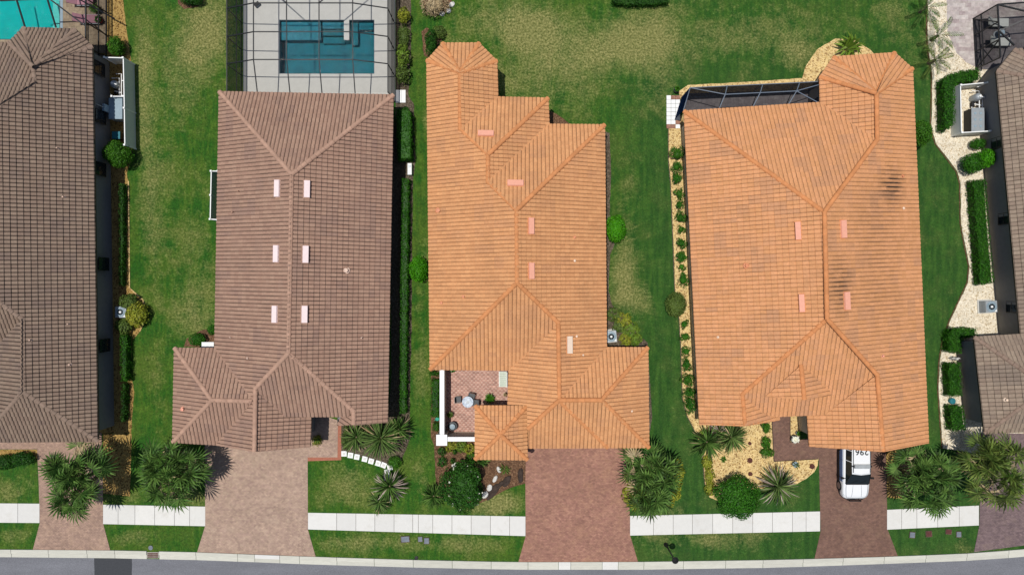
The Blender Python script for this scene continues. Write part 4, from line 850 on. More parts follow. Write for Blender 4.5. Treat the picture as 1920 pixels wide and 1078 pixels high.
def shrub(px_, py_, rx, ry, ht, m, label, cat='shrub', group=None, name='round_shrub', lobes=7, size=.11, dens=260, rough=.16, z0=0.0, flowers=0, core=True):
    if name == 'small_shrub': rough, lobes = .5, 3; rx *= random.uniform(.95, 1.2); ry *= random.uniform(.95, 1.2)
    """px,py is where the crown shows in the photograph; the shrub is set on the ground beneath it"""
    zc = z0+ht*.55; c = P(px_, py_, zc); rx, ry = rx/PPM*(1-zc/H), ry/PPM*(1-zc/H); rz = ht*.5
    r = thing(name, label, cat, (c.x, c.y, z0), group=group)
    n_ = int(dens*4*math.pi*((rx*ry)**.5*(rx*ry*rz)**(1/3)))
    d = RNG.normal(size=(n_, 3)); d /= np.linalg.norm(d, axis=1, keepdims=True); d[:, 2] = np.where(RNG.random(n_) < .55, np.abs(d[:, 2]), d[:, 2])
    lb = RNG.normal(size=(lobes*3, 3)); lb /= np.linalg.norm(lb, axis=1, keepdims=True); q = np.max(d@lb.T, axis=1); k = 1-rough+rough*1.5*np.clip((q-.7)/.3, 0, 1)
    rad = k*RNG.uniform(.80, 1.04, n_); p = d*rad[:, None]*np.array([rx, ry, rz]); p[:, 2] += zc-z0
    p[:, 2] = np.maximum(p[:, 2], .03)
    nn_ = d*np.array([1/rx, 1/ry, 1/rz])*min(rx, ry)+RNG.normal(size=(n_, 3))*.55+np.array([0, 0, .35])
    leaf_mesh('foliage', p, nn_, size, M[m], r, core=blob((0, 0, zc-z0), (rx*(.80-rough*.5), ry*(.80-rough*.5), rz*(.84-rough*.6))) if core else None)
    mb = MB()
    for a in range(3): ang = a*2.1; mb.tube([(0, 0, 0), (math.cos(ang)*rx*.2, math.sin(ang)*rx*.2, ht*.35), (math.cos(ang)*rx*.5, math.sin(ang)*rx*.5, ht*.6)], [.05, .035, .02], 6)
    mb.build('stem', M['bark'], r)
    if flowers:
        fm = MB()
        for k in range(flowers):
            dd = Vector(d[k]); dd.z = abs(dd.z)+.15; dd.normalize(); q_ = Vector((dd.x*rx, dd.y*ry, dd.z*rz+zc-z0)); s_ = random.uniform(.035, .075)
            for a in range(5): an = a*1.2566; fm.add([q_, q_+VX((math.cos(an-.4), math.sin(an-.4), .2))*s_, q_+VX((math.cos(an), math.sin(an), .35))*s_*1.3, q_+VX((math.cos(an+.4), math.sin(an+.4), .2))*s_], [(0, 1, 2, 3)])
        fm.build('flowers', M['petal'], r)
    return r
def hedge(poly, ht, m, label, group=None, size=.1, dens=230, name='hedge'):
    zc = ht; q = [P(*p, zc*.9) for p in poly]; cx_ = sum(p.x for p in q)/len(q); cy_ = sum(p.y for p in q)/len(q)
    r = thing(name, label, 'hedge', (cx_, cy_, 0), group=group); xy = [(p.x-cx_, p.y-cy_) for p in q]; inn = offset(xy, -.10)
    ar = abs(sum(xy[i][0]*xy[(i+1) % len(xy)][1]-xy[(i+1) % len(xy)][0]*xy[i][1] for i in range(len(xy))))/2
    xs_ = [p[0] for p in xy]; ys_ = [p[1] for p in xy]
    k = int(ar*dens*1.5*((max(xs_)-min(xs_))*(max(ys_)-min(ys_))/max(ar, .01))); X_ = RNG.uniform(min(xs_), max(xs_), k); Y_ = RNG.uniform(min(ys_), max(ys_), k); ok = in_poly(X_, Y_, xy); X_, Y_ = X_[ok], Y_[ok]
    bump = .06*np.sin(X_*5.1+1.3)*np.sin(Y_*4.3)+.05*np.sin(X_*11+Y_*9); top = np.stack([X_, Y_, ht*.96+bump+RNG.uniform(-.12, .06, len(X_))], 1); tn = RNG.normal(size=top.shape)*.6+np.array([0, 0, 1.0])
    sp_, sn_ = [], []
    for i in range(len(xy)):
        a, b = np.array(xy[i]), np.array(xy[(i+1) % len(xy)]); L = np.linalg.norm(b-a); kk = int(L*ht*dens*.8)
        if kk < 1: continue
        t = RNG.random(kk); z = RNG.uniform(.03, ht, kk); e_ = (b-a)/L; nn_ = np.array([e_[1], -e_[0]])
        if in_poly(np.array([(a+b)[0]/2+nn_[0]*.05]), np.array([(a+b)[1]/2+nn_[1]*.05]), xy)[0]: nn_ = -nn_
        off = RNG.uniform(-.12, .05, kk)+.05*np.sin(t*L*6+z*3); pp = a+t[:, None]*(b-a)+off[:, None]*nn_
        sp_.append(np.stack([pp[:, 0], pp[:, 1], z], 1)); sn_.append(np.concatenate([np.tile(nn_, (kk, 1)), np.full((kk, 1), .3)], 1)+RNG.normal(size=(kk, 3))*.5)
    leaf_mesh('foliage', np.concatenate([top]+sp_), np.concatenate([tn]+sn_), size, M[m], r)
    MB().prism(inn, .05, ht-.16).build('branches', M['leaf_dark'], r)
    return r
def fan_head(mb, dm, base, nf, R0, seed, dead=5):
    rg = random.Random(seed)
    for k in range(nf+dead):
        isd = k >= nf; az_ = rg.uniform(0, 2*math.pi); t = (k % nf)/nf
        el = R(rg.uniform(-28, -5)) if isd else R(78-100*t**.8+rg.uniform(-8, 8)); d = VX((math.cos(el)*math.cos(az_), math.cos(el)*math.sin(az_), math.sin(el)))
        pet = R0*rg.uniform(.42, .62)*(1 if not isd else .7); hub = base+d*pet+VX((0, 0, -.05*pet)); (dm if isd else mb).bar(base, hub, .025)
        side = d.cross(VX((0, 0, 1)));
        if side.length < .05: side = VX((1, 0, 0))
        side.normalize(); side = (Matrix.Rotation(rg.uniform(-.5, .5), 3, d) @ side); nr = side.cross(d); FR = R0*rg.uniform(.46, .60); nl_ = 15; tgt = dm if isd else mb
        for i in range(nl_):
            th = R(-125+250*i/(nl_-1)); dr = d*math.cos(th)+side*math.sin(th); L = FR*(1-.28*abs(th)/2.2)*rg.uniform(.88, 1.06); pr = dr.cross(nr).normalized(); w_ = .062
            droop = VX((0, 0, -1))*L*rg.uniform(.08, .26); m1 = hub+dr*L*.5+nr*L*.05; tip = hub+dr*L*.96+droop
            tgt.add([hub, m1+pr*w_+nr*.012, m1-nr*.006, m1-pr*w_+nr*.012, tip], [(0, 1, 2), (0, 2, 3), (1, 4, 2), (2, 4, 3)])
def fan_palm(heads, label, seed, R0=1.0, m='leaf_palm', nf=18, dead=3):
    """heads: (px, py, height, radius factor) of each trunk's crown as seen in the photograph"""
    b0 = [P(x, y, h) for x, y, h, _ in heads]; cx_ = sum(p.x for p in b0)/len(b0); cy_ = sum(p.y for p in b0)/len(b0)
    r = thing('fan_palm', label, 'palm tree', (cx_, cy_, 0)); o = VX((cx_, cy_, 0)); mb, dm, tr = MB(), MB(), MB()
    for i, ((x, y, h, k), p) in enumerate(zip(heads, b0)):
        q = p-o; root = VX((q.x*.35, q.y*.35, 0)); top = VX((q.x, q.y, h-.15))
        tr.tube([root, root.lerp(top, .5)+VX((0, 0, -.1)), top], [.17, .13, .14], 9); fan_head(mb, dm, top, nf, R0*k*2, seed+i, dead)
    tr.build('trunk', M['trunk'], r); mb.build('crown', M[m], r); dm.build('dead_fronds', M['leaf_dead'], r)
    return r
def feather(mb, base, az_, el, L, lw, rg, arch=1.3, n_=13):
    pts = []; p = VX(base); e_ = el
    for i in range(8):
        pts.append(p.copy()); e_ -= arch/8; p = p+VX((math.cos(e_)*math.cos(az_), math.cos(e_)*math.sin(az_), math.sin(e_)))*L/7
    mb.tube(pts, [.022, .02, .018, .016, .014, .011, .008, .005], 4, False)
    for i in range(n_):
        t = .16+.82*i/(n_-1); s_ = t*7; k = min(int(s_), 6); q = pts[k].lerp(pts[k+1], s_-k); d = (pts[k+1]-pts[k]).normalized(); u = d.cross(VX((0, 0, 1))).normalized()
        ll = lw*(math.sin(math.pi*min(1, t*.8+.15))**.6)*rg.uniform(.85, 1.1)
        for sg in (-1, 1):
            dr = (u*sg*.72+d*1.25+VX((0, 0, .10))).normalized(); tip = q+dr*ll+VX((0, 0, -ll*.3)); mm = q+dr*ll*.5; mb.add([q, mm+d*.05, tip, mm-d*.05], [(0, 1, 2, 3)])
def feather_palm(px_, py_, h, rad, label, seed, m='leaf_sago', dead='leaf_dead', nf=26, nd=9, name='date_palm', th=.35, cat='palm tree', group=None, lw=.26, wide=10):
    p = P(px_, py_, h); r = thing(name, label, cat, (p.x, p.y, 0), group=group); rg = random.Random(seed); mb, dm = MB(), MB(); b = VX((0, 0, h*.55))
    nf = int(nf*.62); rad *= 1.15; nd = int(nd*.7)
    for k in range(nf): feather(mb, b, k*2.4+rg.uniform(-.2, .2), R(72-62*k/nf), rad*rg.uniform(.8, 1.18), lw*rad, rg, n_=wide)
    for k in range(nd): feather(dm, b-VX((0, 0, .06)), rg.uniform(0, 6.28), R(rg.uniform(-2, 14)), rad*rg.uniform(.8, 1.05), lw*rad*.8, rg, arch=.9, n_=wide)
    MB().tube([(0, 0, 0), (0, 0, h*.3), (0, 0, h*.56)], [.16, .13, .11], 9).build('trunk', M['trunk'], r); mb.build('crown', M[m], r)
    if nd: dm.build('dead_fronds', M[dead], r)
    return r
def blades(mb, c, n_, L, el0, el1, rg, w_=.05, arch=.9):
    for k in range(n_):
        a = k*2.39996+rg.uniform(-.25, .25); el = R(el0+(el1-el0)*k/n_+rg.uniform(-6, 6)); ll = L*rg.uniform(.72, 1.12); u = VX((math.cos(a), math.sin(a), 0)); v = VX((-u.y, u.x, 0)); p = c+u*.05; pts = [p]; e_ = el
        for t in range(4): p = p+(u*math.cos(e_)+VX((0, 0, math.sin(e_))))*ll/4; e_ -= R(14)*arch; pts.append(p)
        ww = [.35, .9, 1.0, .7, 0]; L_v = [q+v*w_*x for q, x in zip(pts, ww)]; R_v = [q-v*w_*x for q, x in zip(pts, ww)]; vs = []
        for t in range(4): vs += [L_v[t], pts[t]-VX((0, 0, .02)), R_v[t]]
        vs.append(pts[4]); fs = []
        for t in range(3): b = t*3; fs += [(b, b+1, b+4, b+3), (b+1, b+2, b+5, b+4)]
        fs += [(9, 10, 12), (10, 11, 12)]; mb.add(vs, fs)
def star_palm(px_, py_, h, rad, label, seed, m='leaf_sago', dead='leaf_dead', nf=16, nd=6):
    p = P(px_, py_, h); r = thing('spiky_palm', label, 'palm tree', (p.x, p.y, 0)); mb, dm = MB(), MB(); rg = random.Random(seed); rad *= 1.02; c = VX((0, 0, h*.6))
    blades(mb, c, nf*7, rad, 76, 4, rg, .042, 1.15); blades(dm, c, nd*4, rad*.98, 34, 0, rg, .042, 1.2)
    MB().tube([(0, 0, 0), (0, 0, h*.3), (0, 0, h*.58)], [.17, .14, .12], 9).build('trunk', M['trunk'], r); mb.build('crown', M[m], r); dm.build('dead_fronds', M[dead], r); return r
def tuft(px_, py_, rad, ht, label, seed, m='leaf_fresh', nb=40, wd=.06, name='leafy_plant', cat='plant', group=None, spread=1.0, z0=0.0):
    p = P(px_, py_, z0+ht*.5); r = thing(name, label, cat, (p.x, p.y, z0), group=group); rg = random.Random(seed); mb = MB(); rad = rad/PPM
    for k in range(nb):
        a = k*2.39996+rg.uniform(-.3, .3); L = rad*rg.uniform(.65, 1.1)*spread; hh = ht*rg.uniform(.5, 1.0)*(1-.3*k/nb); u = VX((math.cos(a), math.sin(a), 0)); v = VX((-u.y, u.x, 0)); b = u*rg.uniform(0, .12)*rad
        p1 = b+u*L*.45+VX((0, 0, hh)); p2 = b+u*L+VX((0, 0, hh*rg.uniform(.35, .8))); mb.add([b, p1+v*wd, p1-VX((0, 0, .01)), p1-v*wd, p2], [(0, 1, 2), (0, 2, 3), (1, 4, 2), (2, 4, 3)])
    mb.build('leaves', M[m], r); MB().lathe((0, 0, 0), [(.05, 0), (.04, .05), (.02, ht*.3)], 7).build('stem', M['bark'], r)
    return r

# ---- palms
fan_palm([(130,872,3.5,1.1),(140,925,3.3,1.15),(158,896,3.6,1.2)], 'big fan palm hanging over the rose paver driveway of the leftmost house', 11)
fan_palm([(306,872,2.8,1.05),(336,880,2.9,1.1),(316,910,2.9,1.12)], 'green fan palm on the strip left of the wide pinkish driveway', 23)
fan_palm([(1206,876,2.6,1.1),(1236,890,2.6,1.12),(1216,922,2.6,1.12)], 'bushy fan palm right of the red brown paver driveway', 31)
fan_palm([(1714,876,3.2,1.02),(1750,886,3.2,1.05),(1736,924,3.2,1.12)], 'big fan palm reaching over the sidewalk right of the patrol car', 43)
fan_palm([(1842,860,3.4,1.05),(1882,870,3.4,1.12),(1866,904,3.3,1.12)], 'big fan palm at the right edge of the photo over the greyish driveway', 57, m='leaf_palm_y')

# ---- date palms
star_palm(711,824,1.7,1.85,'green spiky palm with dry tips in the mulch bed above the stepping stones',3,'leaf_sago','leaf_dead',19,8)
star_palm(665,822,1.2,1.25,'smaller olive spiky palm beside the brick walkway border',4,'leaf_sago','leaf_dead',13,3)
star_palm(745,808,1.3,1.2,'dark spiky palm tucked against the corner of the pinkish brown house',5,'leaf_palm','leaf_dead',13,2)
star_palm(728,915,1.3,1.4,'spiky palm with grey dry fronds on the front lawn below the stepping stones',6,'leaf_palm','leaf_greydead',11,11)
star_palm(710,943,.9,1.0,'low green spiky palm touching the sidewalk edge',7,'leaf_sago','leaf_dead',12,3)
star_palm(1330,832,1.5,1.4,'green spiky palm in gold gravel by the corner of the salmon house',8,'leaf_palm','leaf_dead',14,3)
star_palm(1352,812,1.2,1.0,'greyish dry spiky palm between two green ones in gold gravel',9,'leaf_sago','leaf_greydead',3,9)
star_palm(1376,822,1.5,1.4,'olive green spiky palm in gold gravel, right of the grey dry one',10,'leaf_sago','leaf_dead',14,4)
star_palm(1464,915,1.5,1.65,'large spiky palm with tan fronds at the lower edge of the gold gravel',12,'leaf_sago','leaf_greydead',14,11)
star_palm(812,932,.8,1.0,'dark spiky palm clump on the lawn left of the white flowered bush',13,'leaf_palm','leaf_dead',18,4)
feather_palm(1768,62,1.4,1.35,'upper arching palm on cream gravel beside the pale patio',14,'leaf_palm','leaf_dead',13,1,lw=.3)
feather_palm(1762,108,1.3,1.3,'lower arching palm on cream gravel beside the pale patio',15,'leaf_palm_y','leaf_dead',13,1,lw=.3)
feather_palm(1746,8,1.4,1.2,'arching palm cut by the top edge above the cream gravel',16,'leaf_palm','leaf_dead',13,1,lw=.3)
tuft(1592,88,28,1.3,'bright green broad leaved plant in the gold gravel behind the salmon house',17,'leaf_fresh',34,.09,'broadleaf_plant')
tuft(905,862,16,.8,'fan leaved plant under the edge of the gatehouse roof',18,'leaf_palm',30,.06); tuft(946,880,13,.4,'variegated rosette plant beside a white stone in mulch',19,'leaf_olive',18,.04)

# ---- bushes
shrub(1154,429,19,25,1.5,'leaf_bright','bright green clipped bush beside the right wall of the orange house')
shrub(785,506,17,25,1.5,'leaf_bright','bright green clipped bush left of the orange house')
shrub(1267,571,19,23,1.4,'leaf_olive','olive green clipped bush on the gold gravel edge',rough=.1)
shrub(1727,250,17,24,1.5,'leaf_shrub','green bush half under the right eave of the salmon house')
shrub(222,290,25,24,1.9,'leaf_shrub','round bush below the white equipment fence of the leftmost house',dens=300)
shrub(219,88,14,18,1.4,'leaf_shrub','small round bush between the cage and fence of the leftmost house')
shrub(870,912,41,42,2.1,'leaf_dark','large dark bush dotted with white flowers in front of the gatehouse',rough=.4,lobes=4,flowers=17,size=.15,dens=200,name='flowering_bush')
shrub(1381,932,40,38,2.0,'leaf_hedge','large rounded green bush overlapping the sidewalk near the lamp post',size=.14,dens=220,rough=.28,lobes=5,name='round_bush')
shrub(242,566,16,15,1.0,'leaf_olive','upper olive shrub of three around the leftmost air conditioner',size=.2,dens=110,rough=.25)
shrub(258,590,20,22,1.1,'leaf_yellow','yellow green shrub right of the leftmost air conditioner',size=.2,dens=110,rough=.25)
shrub(232,612,15,15,.9,'leaf_olive','lower olive shrub of three around the leftmost air conditioner',size=.2,dens=110,rough=.25)
shrub(42,860,22,13,.9,'leaf_dark','dark oval bush in the ochre bed by the leftmost driveway'); shrub(10,866,20,14,.9,'leaf_dark','dark bush cut by the left edge of the photo'); shrub(56,855,7,7,.5,'leaf_shrub','tiny round bush right of the dark oval bush')
shrub(740,866,13,11,.7,'leaf_shrub','rounded green shrub at the end of the stepping stones')
shrub(757,30,11,14,1.1,'leaf_yellow','yellow green shrub beside the right wall of the pool cage near the top',size=.16,dens=140,rough=.3)
shrub(756,105,11,22,1.3,'leaf_fresh','light green shrub beside the pool cage, above the white pad',size=.2,dens=90,rough=.35,core=False); shrub(755,140,12,18,1.1,'leaf_olive','olive shrub just above the white pad',size=.18,dens=100,rough=.35)
shrub(757,68,12,22,.7,'leaf_olive','low dull shrub between two yellow green ones beside the pool cage',size=.12,dens=120,rough=.2)
shrub(815,10,25,20,1.3,'leaf_dead','brown dormant bush at the top edge with white stones',size=.12,dens=130,rough=.35); shrub(808,82,12,24,1.4,'leaf_dark','dark bush against the rear corner of the orange house',rough=.3); shrub(824,60,12,12,.7,'leaf_olive','sparse olive shrub behind the orange house',rough=.35,core=False)
shrub(358,0,22,10,.9,'leaf_dark','dark shrub in mulch cut by the top edge of the left lawn')
shrub(370,636,15,12,.8,'leaf_hedge','dark green shrub in the notch left of the pinkish brown house'); shrub(398,618,9,10,.7,'leaf_hedge','small dark shrub above the white box'); shrub(650,820,9,22,.8,'leaf_olive','olive shrub next to the brick walkway border',rough=.3)
shrub(1846,298,17,17,1.7,'leaf_bright','larger bright round bush in cream gravel beside the right house'); shrub(1822,307,18,19,1.5,'leaf_hedge','dark half of the paired bushes in cream gravel'); shrub(1833,270,14,10,.9,'leaf_hedge','small dark bush just below the right equipment fence')
# little shrubs along the salmon house
row = [(1270,289,12,15,.9,1),(1269,313,9,10,.7,0),(1270,335,9,11,.7,0),(1273,363,9,10,.7,0),(1274,383,9,9,.7,0),(1276,409,10,12,.8,0),(1277,431,8,8,.6,0),(1278,456,10,10,.8,0),(1278,481,10,9,.7,0),(1278,500,8,7,.6,0),(1281,524,11,13,.8,0),(1283,608,8,10,.7,0),(1285,632,9,9,.7,0),(1287,659,9,10,.7,0),(1288,683,9,12,.8,0),(1290,712,11,12,.9,0),(1293,737,11,11,.9,0),(1294,760,11,14,.9,1)]
names = ORD+['lowest']
for i, (x, y, a, b, h_, _) in enumerate(row):
    shrub(x, y, a, b, h_, 'leaf_hedge' if i % 3 else 'leaf_shrub', '%s dark green shrub in the gold gravel row along the salmon house' % names[i], group='small shrubs in the gravel strip', name='small_shrub', size=.11, dens=200, rough=.3)
for i, (x, y, a, b, wd) in enumerate([(1437,802,9,9,'upper'),(1436,829,8,11,'middle'),(1438,848,10,10,'lowest')]): shrub(x, y, a, b, .6, 'leaf_shrub', '%s of three green shrubs beside the brown walkway of the salmon house' % wd, name='small_shrub', rough=.3, size=.12)
tuft(1357,861,7,.4,'small green seedling in gold gravel below the grey dry palm',61,'leaf_shrub',16,.04)
for i, (x, y, a, wd) in enumerate([(1326,868,10,'upper'),(1331,893,10,'middle'),(1331,915,10,'lower')]): shrub(x, y, a, a+3, .45, 'leaf_yellow', '%s of three yellow green shrubs on the left edge of the gold gravel' % wd, rough=.35, size=.14, dens=140)
tuft(1322,815,13,.6,'yellow green leafy plant at the left tip of the gold gravel palms',62,'leaf_fresh',30,.04)
# plants by the orange house air conditioner
for i, (x, y, a, b, m_, l_) in enumerate([(1150,589,14,12,'leaf_olive','olive plant at the top of the bed beside the orange house'),(1168,600,15,14,'leaf_yellow','yellow plant in the middle of the bed beside the orange house'),(1182,618,14,15,'leaf_fresh','light green plant right of the yellow one beside the orange house'),(1160,612,11,10,'leaf_olive','olive plant just above the orange house air conditioner'),(1174,637,13,11,'leaf_yellow','yellow green plant right of the orange house air conditioner'),(1191,636,11,12,'leaf_fresh','light green plant at the lower corner of the bed')]):
    shrub(x, y, a, b, .7, m_, l_, 'plant', name='leafy_plant', size=.2, dens=110, rough=.4, core=False)
for i, (x, y, a, b) in enumerate([(1194,930,25,22),(1250,925,26,24),(1190,886,18,24),(1262,885,20,26)]): shrub(x, y, a, b, .55, 'leaf_yellow', ['yellow green grass clump at the foot of the driveway palm','yellow green grass clump on the lawn side of the driveway palm','yellow green clump against the red driveway edge','upper yellow green clump right of the driveway palm'][i], 'grass clump', name='grass_clump', size=.2, dens=90, rough=.4, core=False)
for i, (x, y, a, m_, l_) in enumerate([(848,838,11,'leaf_yellow','yellow plant left of the others below the courtyard wall'),(865,838,11,'leaf_fresh','light green plant in the middle below the courtyard wall'),(881,842,11,'leaf_yellow','yellow plant next to the gatehouse below the courtyard wall'),(884,860,11,'leaf_shrub','green plant at the gatehouse corner'),(829,846,8,'leaf_dark','upper dark plant in mulch below the white pillar'),(829,866,9,'leaf_dark','lower dark plant in mulch below the white pillar'),(853,846,5,'leaf_dark','small dark seedling in the mulch'),(848,864,5,'leaf_dark','smaller dark seedling nearer the flowering bush')]):
    shrub(x, y, a, a*.95, .5, m_, l_, 'plant', name='leafy_plant', size=.14, dens=150, rough=.4, core=False)
# hedges
hedge([(742,205),(766,203),(771,215),(771,298),(746,300)], 1.3, 'leaf_hedge', 'thick green hedge right of the pinkish brown house below the white pad', size=.09, dens=300)
hedge([(753,335),(767,335),(765,520),(763,660),(761,775),(750,775),(751,520)], .9, 'leaf_hedge', 'long narrow hedge along the right side of the pinkish brown house', dens=260)
hedge([(225,628),(238,628),(238,715),(227,715)], .9, 'leaf_hedge', 'narrow hedge below the leftmost air conditioner'); hedge([(228,720),(235,720),(233,790),(226,790)], .8, 'leaf_dark', 'dark low hedge between lower wall of the leftmost house and lawn')
hedge([(222,345),(232,345),(230,535),(222,535)], .7, 'leaf_dark', 'long shaded hedge along the middle of the leftmost house')
hedge([(1768,148),(1785,137),(1832,128),(1838,138),(1838,150),(1800,155),(1790,165),(1790,232),(1780,243),(1770,242)], 1.1, 'leaf_hedge', 'hedge bent round the corner of the right equipment fence', dens=260)
hedge([(1824,338),(1848,336),(1853,420),(1863,530),(1838,534),(1832,450)], 1.0, 'leaf_hedge', 'long thick hedge beside the right house in cream gravel', dens=260)
hedge([(1778,628),(1786,615),(1830,615),(1832,632),(1806,634),(1801,662),(1778,660)], 1.0, 'leaf_hedge', 'bent hedge at the corner of the right house wing', dens=240)
hedge([(1777,682),(1801,680),(1804,742),(1780,744)], 1.0, 'leaf_hedge', 'hedge below the small white statue by the right house', dens=240)
hedge([(1781,762),(1806,760),(1811,806),(1785,808)], 1.0, 'leaf_hedge', 'lowest hedge block beside the right house, above the palms', dens=240)
hedge([(806,697),(822,697),(822,704),(806,704)], .6, 'leaf_hedge', 'tiny hedge piece at the top of the white courtyard wall'); hedge([(808,712),(823,712),(823,782),(808,782)], .9, 'leaf_hedge', 'hedge along the outside of the white courtyard wall'); hedge([(811,793),(822,793),(822,809),(812,808)], .7, 'leaf_shrub', 'short hedge piece above the white corner pillar')
hedge([(1143,-20),(1255,-20),(1253,6),(1230,9),(1180,10),(1150,7)], .7, 'leaf_dark', 'dark planting bed cut by the top edge above the middle lawn')
hedge([(585,822),(596,817),(602,828),(598,834),(586,835)], .5, 'leaf_yellow', 'yellow green shrub in the entry nook of the pinkish brown house')

# ------------------------------------------------------------------ fences and walls
def fence(label, pts, ht, m='vinyl', top='white', pw=.07, group=None):
    q = [P(x, y, ht) for x, y in pts]; o = VX((q[0].x, q[0].y, 0)); r = thing('vinyl_fence', label, 'fence', o, group=group)
    for a, b in zip(q, q[1:]):
        a0, b0 = VX((a.x, a.y, 0)), VX((b.x, b.y, 0)); mb = MB(); mb.bar(a0+VX((0, 0, ht/2)), b0+VX((0, 0, ht/2)), .04, ht-.12)
        d = (b0-a0); L = d.length; d.normalize(); u = VX((-d.y, d.x, 0))
        for i in range(int(L/.28)):
            c_ = a0+d*(.14+i*.28)
            for sg in (-1, 1): mb.bar(c_+u*sg*.024+VX((0, 0, .08)), c_+u*sg*.024+VX((0, 0, ht-.08)), .012, .012)
        mb.build('panel', M[m], r, o)
        MB().bar(VX((a.x, a.y, ht-.03)), VX((b.x, b.y, ht-.03)), pw, .06).build('rail', M[top], r, o)
    for p in q: MB().box((p.x, p.y, (ht+.08)/2), (.10, .10, ht+.05)).box((p.x, p.y, ht+.07), (.13, .13, .04)).build('post', M[top], r, o)
    return r
fence('long white vinyl fence hiding pool equipment beside the leftmost house', [(196,108),(231,109),(233,203),(234,272)], 1.5)
fence('short white vinyl fence panel between equipment of the leftmost house', [(210,181),(231,181)], 1.3)
fence('white vinyl fence tight against the left wall of the pinkish brown house', [(409,321),(396,321),(395,366),(394,411),(408,412)], 1.5)
fence('white vinyl fence hiding pool equipment beside the right house', [(1852,155),(1801,160),(1803,249),(1856,246)], 1.2)
r = thing('courtyard_wall', 'white L shaped stucco wall round the brick courtyard of the orange house', 'wall', P(828, 755)); o = r.location; ht = 1.95
def wbox(a, b, z0, z1, m, nm):
    p, q = P(a[0], a[1], ht), P(b[0], b[1], ht); MB().box(((p.x+q.x)/2, (p.y+q.y)/2, (z0+z1)/2), (abs(p.x-q.x), abs(p.y-q.y), z1-z0)).build(nm, M[m], r, o)
wbox((825.2, 680), (832.2, 815), 0, ht-.08, 'stucco', 'wall_panel'); wbox((824.4, 680), (833, 814.5), ht-.08, ht, 'white', 'wall_cap')
wbox((838, 820), (893, 826.4), 0, ht-.08, 'stucco', 'wall_panel'); wbox((838.4, 819), (893, 827.2), ht-.08, ht, 'white', 'wall_cap')
wbox((819.4, 815.5), (837.4, 833), 0, ht+.02, 'stucco', 'pillar'); wbox((818.2, 814), (838.6, 834.4), ht+.02, ht+.12, 'white', 'pillar_cap')

# ------------------------------------------------------------------ air conditioners, pumps, boxes
def aircon(label, x, y, rz=0.0, s=.8):
    r = thing('air_conditioner', label, 'air conditioner', P(x, y, .8), rz, 'outdoor air conditioners'); r.location.z = 0
    MB().box((0, 0, .04), (s+.2, s+.2, .08)).build('pad', M['deck'], r)
    b = MB().box((0, 0, .44), (s, s, .72))
    for k in range(9): b.box((0, 0, .14+k*.07), (s+.02, s+.02, .02))
    b.build('cabinet', M['metal_grey'], r)
    t = MB(); t.lathe((0, 0, .80), [(s*.44, 0), (s*.46, .03), (s*.40, .035), (s*.39, .01)], 24)
    for k in range(4): t.lathe((0, 0, .835), [(s*(.1+.08*k), 0), (s*(.1+.08*k)+.012, .0), (s*(.1+.08*k)+.012, .012), (s*(.1+.08*k), .012)], 24)
    for k in range(8): a = k*math.pi/4; t.bar((0, 0, .85), (math.cos(a)*s*.43, math.sin(a)*s*.43, .84), .014)
    t.build('grille', M['metal_blue'], r)
    f = MB(); f.lathe((0, 0, .845), [(.09, 0), (.08, .03), (.0, .035)], 12)
    for k in range(3):
        a = k*2.09; f.add([(.05*math.cos(a), .05*math.sin(a), .815), (s*.36*math.cos(a-.4), s*.36*math.sin(a-.4), .81), (s*.37*math.cos(a+.3), s*.37*math.sin(a+.3), .825)], [(0, 1, 2)])
    f.build('fan', M['white'], r); MB().box((s*.36, -s*.36, .806), (.14, .14, .01)).build('corner_plate', M['white'], r)
    return r
aircon('square air conditioner among yellow shrubs beside the leftmost house', 226, 585); aircon('pale air conditioner in the notch beside the orange house', 1146, 631, .1); aircon('grey air conditioner on cream gravel beside the right house', 1859, 575, .05, .85)
def heater(label, x, y, sx, sy, h_, m='metal_blue'):
    r = thing('pool_heater', label, 'pool heater', P(x, y, h_)); r.location.z = 0
    MB().box((0, 0, h_/2), (sx, sy, h_)).build('cabinet', M['black'] if m == 'metal_grey' else M[m], r); MB().box((0, 0, h_+.02), (sx+.05, sy+.05, .04)).build('lid', M[m], r)
    t = MB()
    for i in (-1, 1):
        for j in range(3): t.lathe((i*sx*.22, (j-1)*sy*.28, h_+.04), [(.1, 0), (.09, .025), (.02, .03)], 10)
    if m == 'metal_grey': t.build('vent_cap', M['metal_blue'], r)
    return r
heater('pale blue grey box behind the fence of the leftmost house', 217, 204, .95, 1.5, .9); heater('dark box with grey top inside the right equipment fence', 1833, 225, .9, 1.7, .9, 'metal_grey')
def pump(label, x, y, seed):
    r = thing('pool_pump', label, 'pool pump', P(x, y, .4)); r.location.z = 0; MB().lathe((0, 0, 0), [(.26, 0), (.28, .1), (.28, .7), (.2, .85), (.07, .9)], 16).build('filter_tank', M['metal_grey'], r, smooth=True)
    MB().tube([(-.1, -.65, .25), (-.1, -.25, .25)], .13, 10).build('motor', M['black'], r)
    p = MB()
    for q in ([(.25, -.8, .45), (.25, .5, .45), (-.3, .5, .45)], [(.45, -1.0, .5), (.45, .8, .5), (.05, .8, .5)], [(.0, .0, .92), (.3, -.1, .92), (.3, -.1, .2)], [(-.1, -.45, .4), (.45, -.6, .5)], [(.45, .3, .5), (.7, .3, .5)], [(.45, -1.0, .5), (-.35, -1.0, .5), (-.35, -.7, .5)]): p.tube(q, .04, 8)
    p.build('pipes', M['white'], r); MB().lathe((0, 0, .9), [(.09, 0), (.09, .06), (.02, .07)], 10).build('gauge', M['white'], r)
    return r
pump('pool pump with white pipes behind the fence of the leftmost house', 218, 160, 1); pump('pool pump with white pipes inside the right equipment fence', 1829, 184, 2)
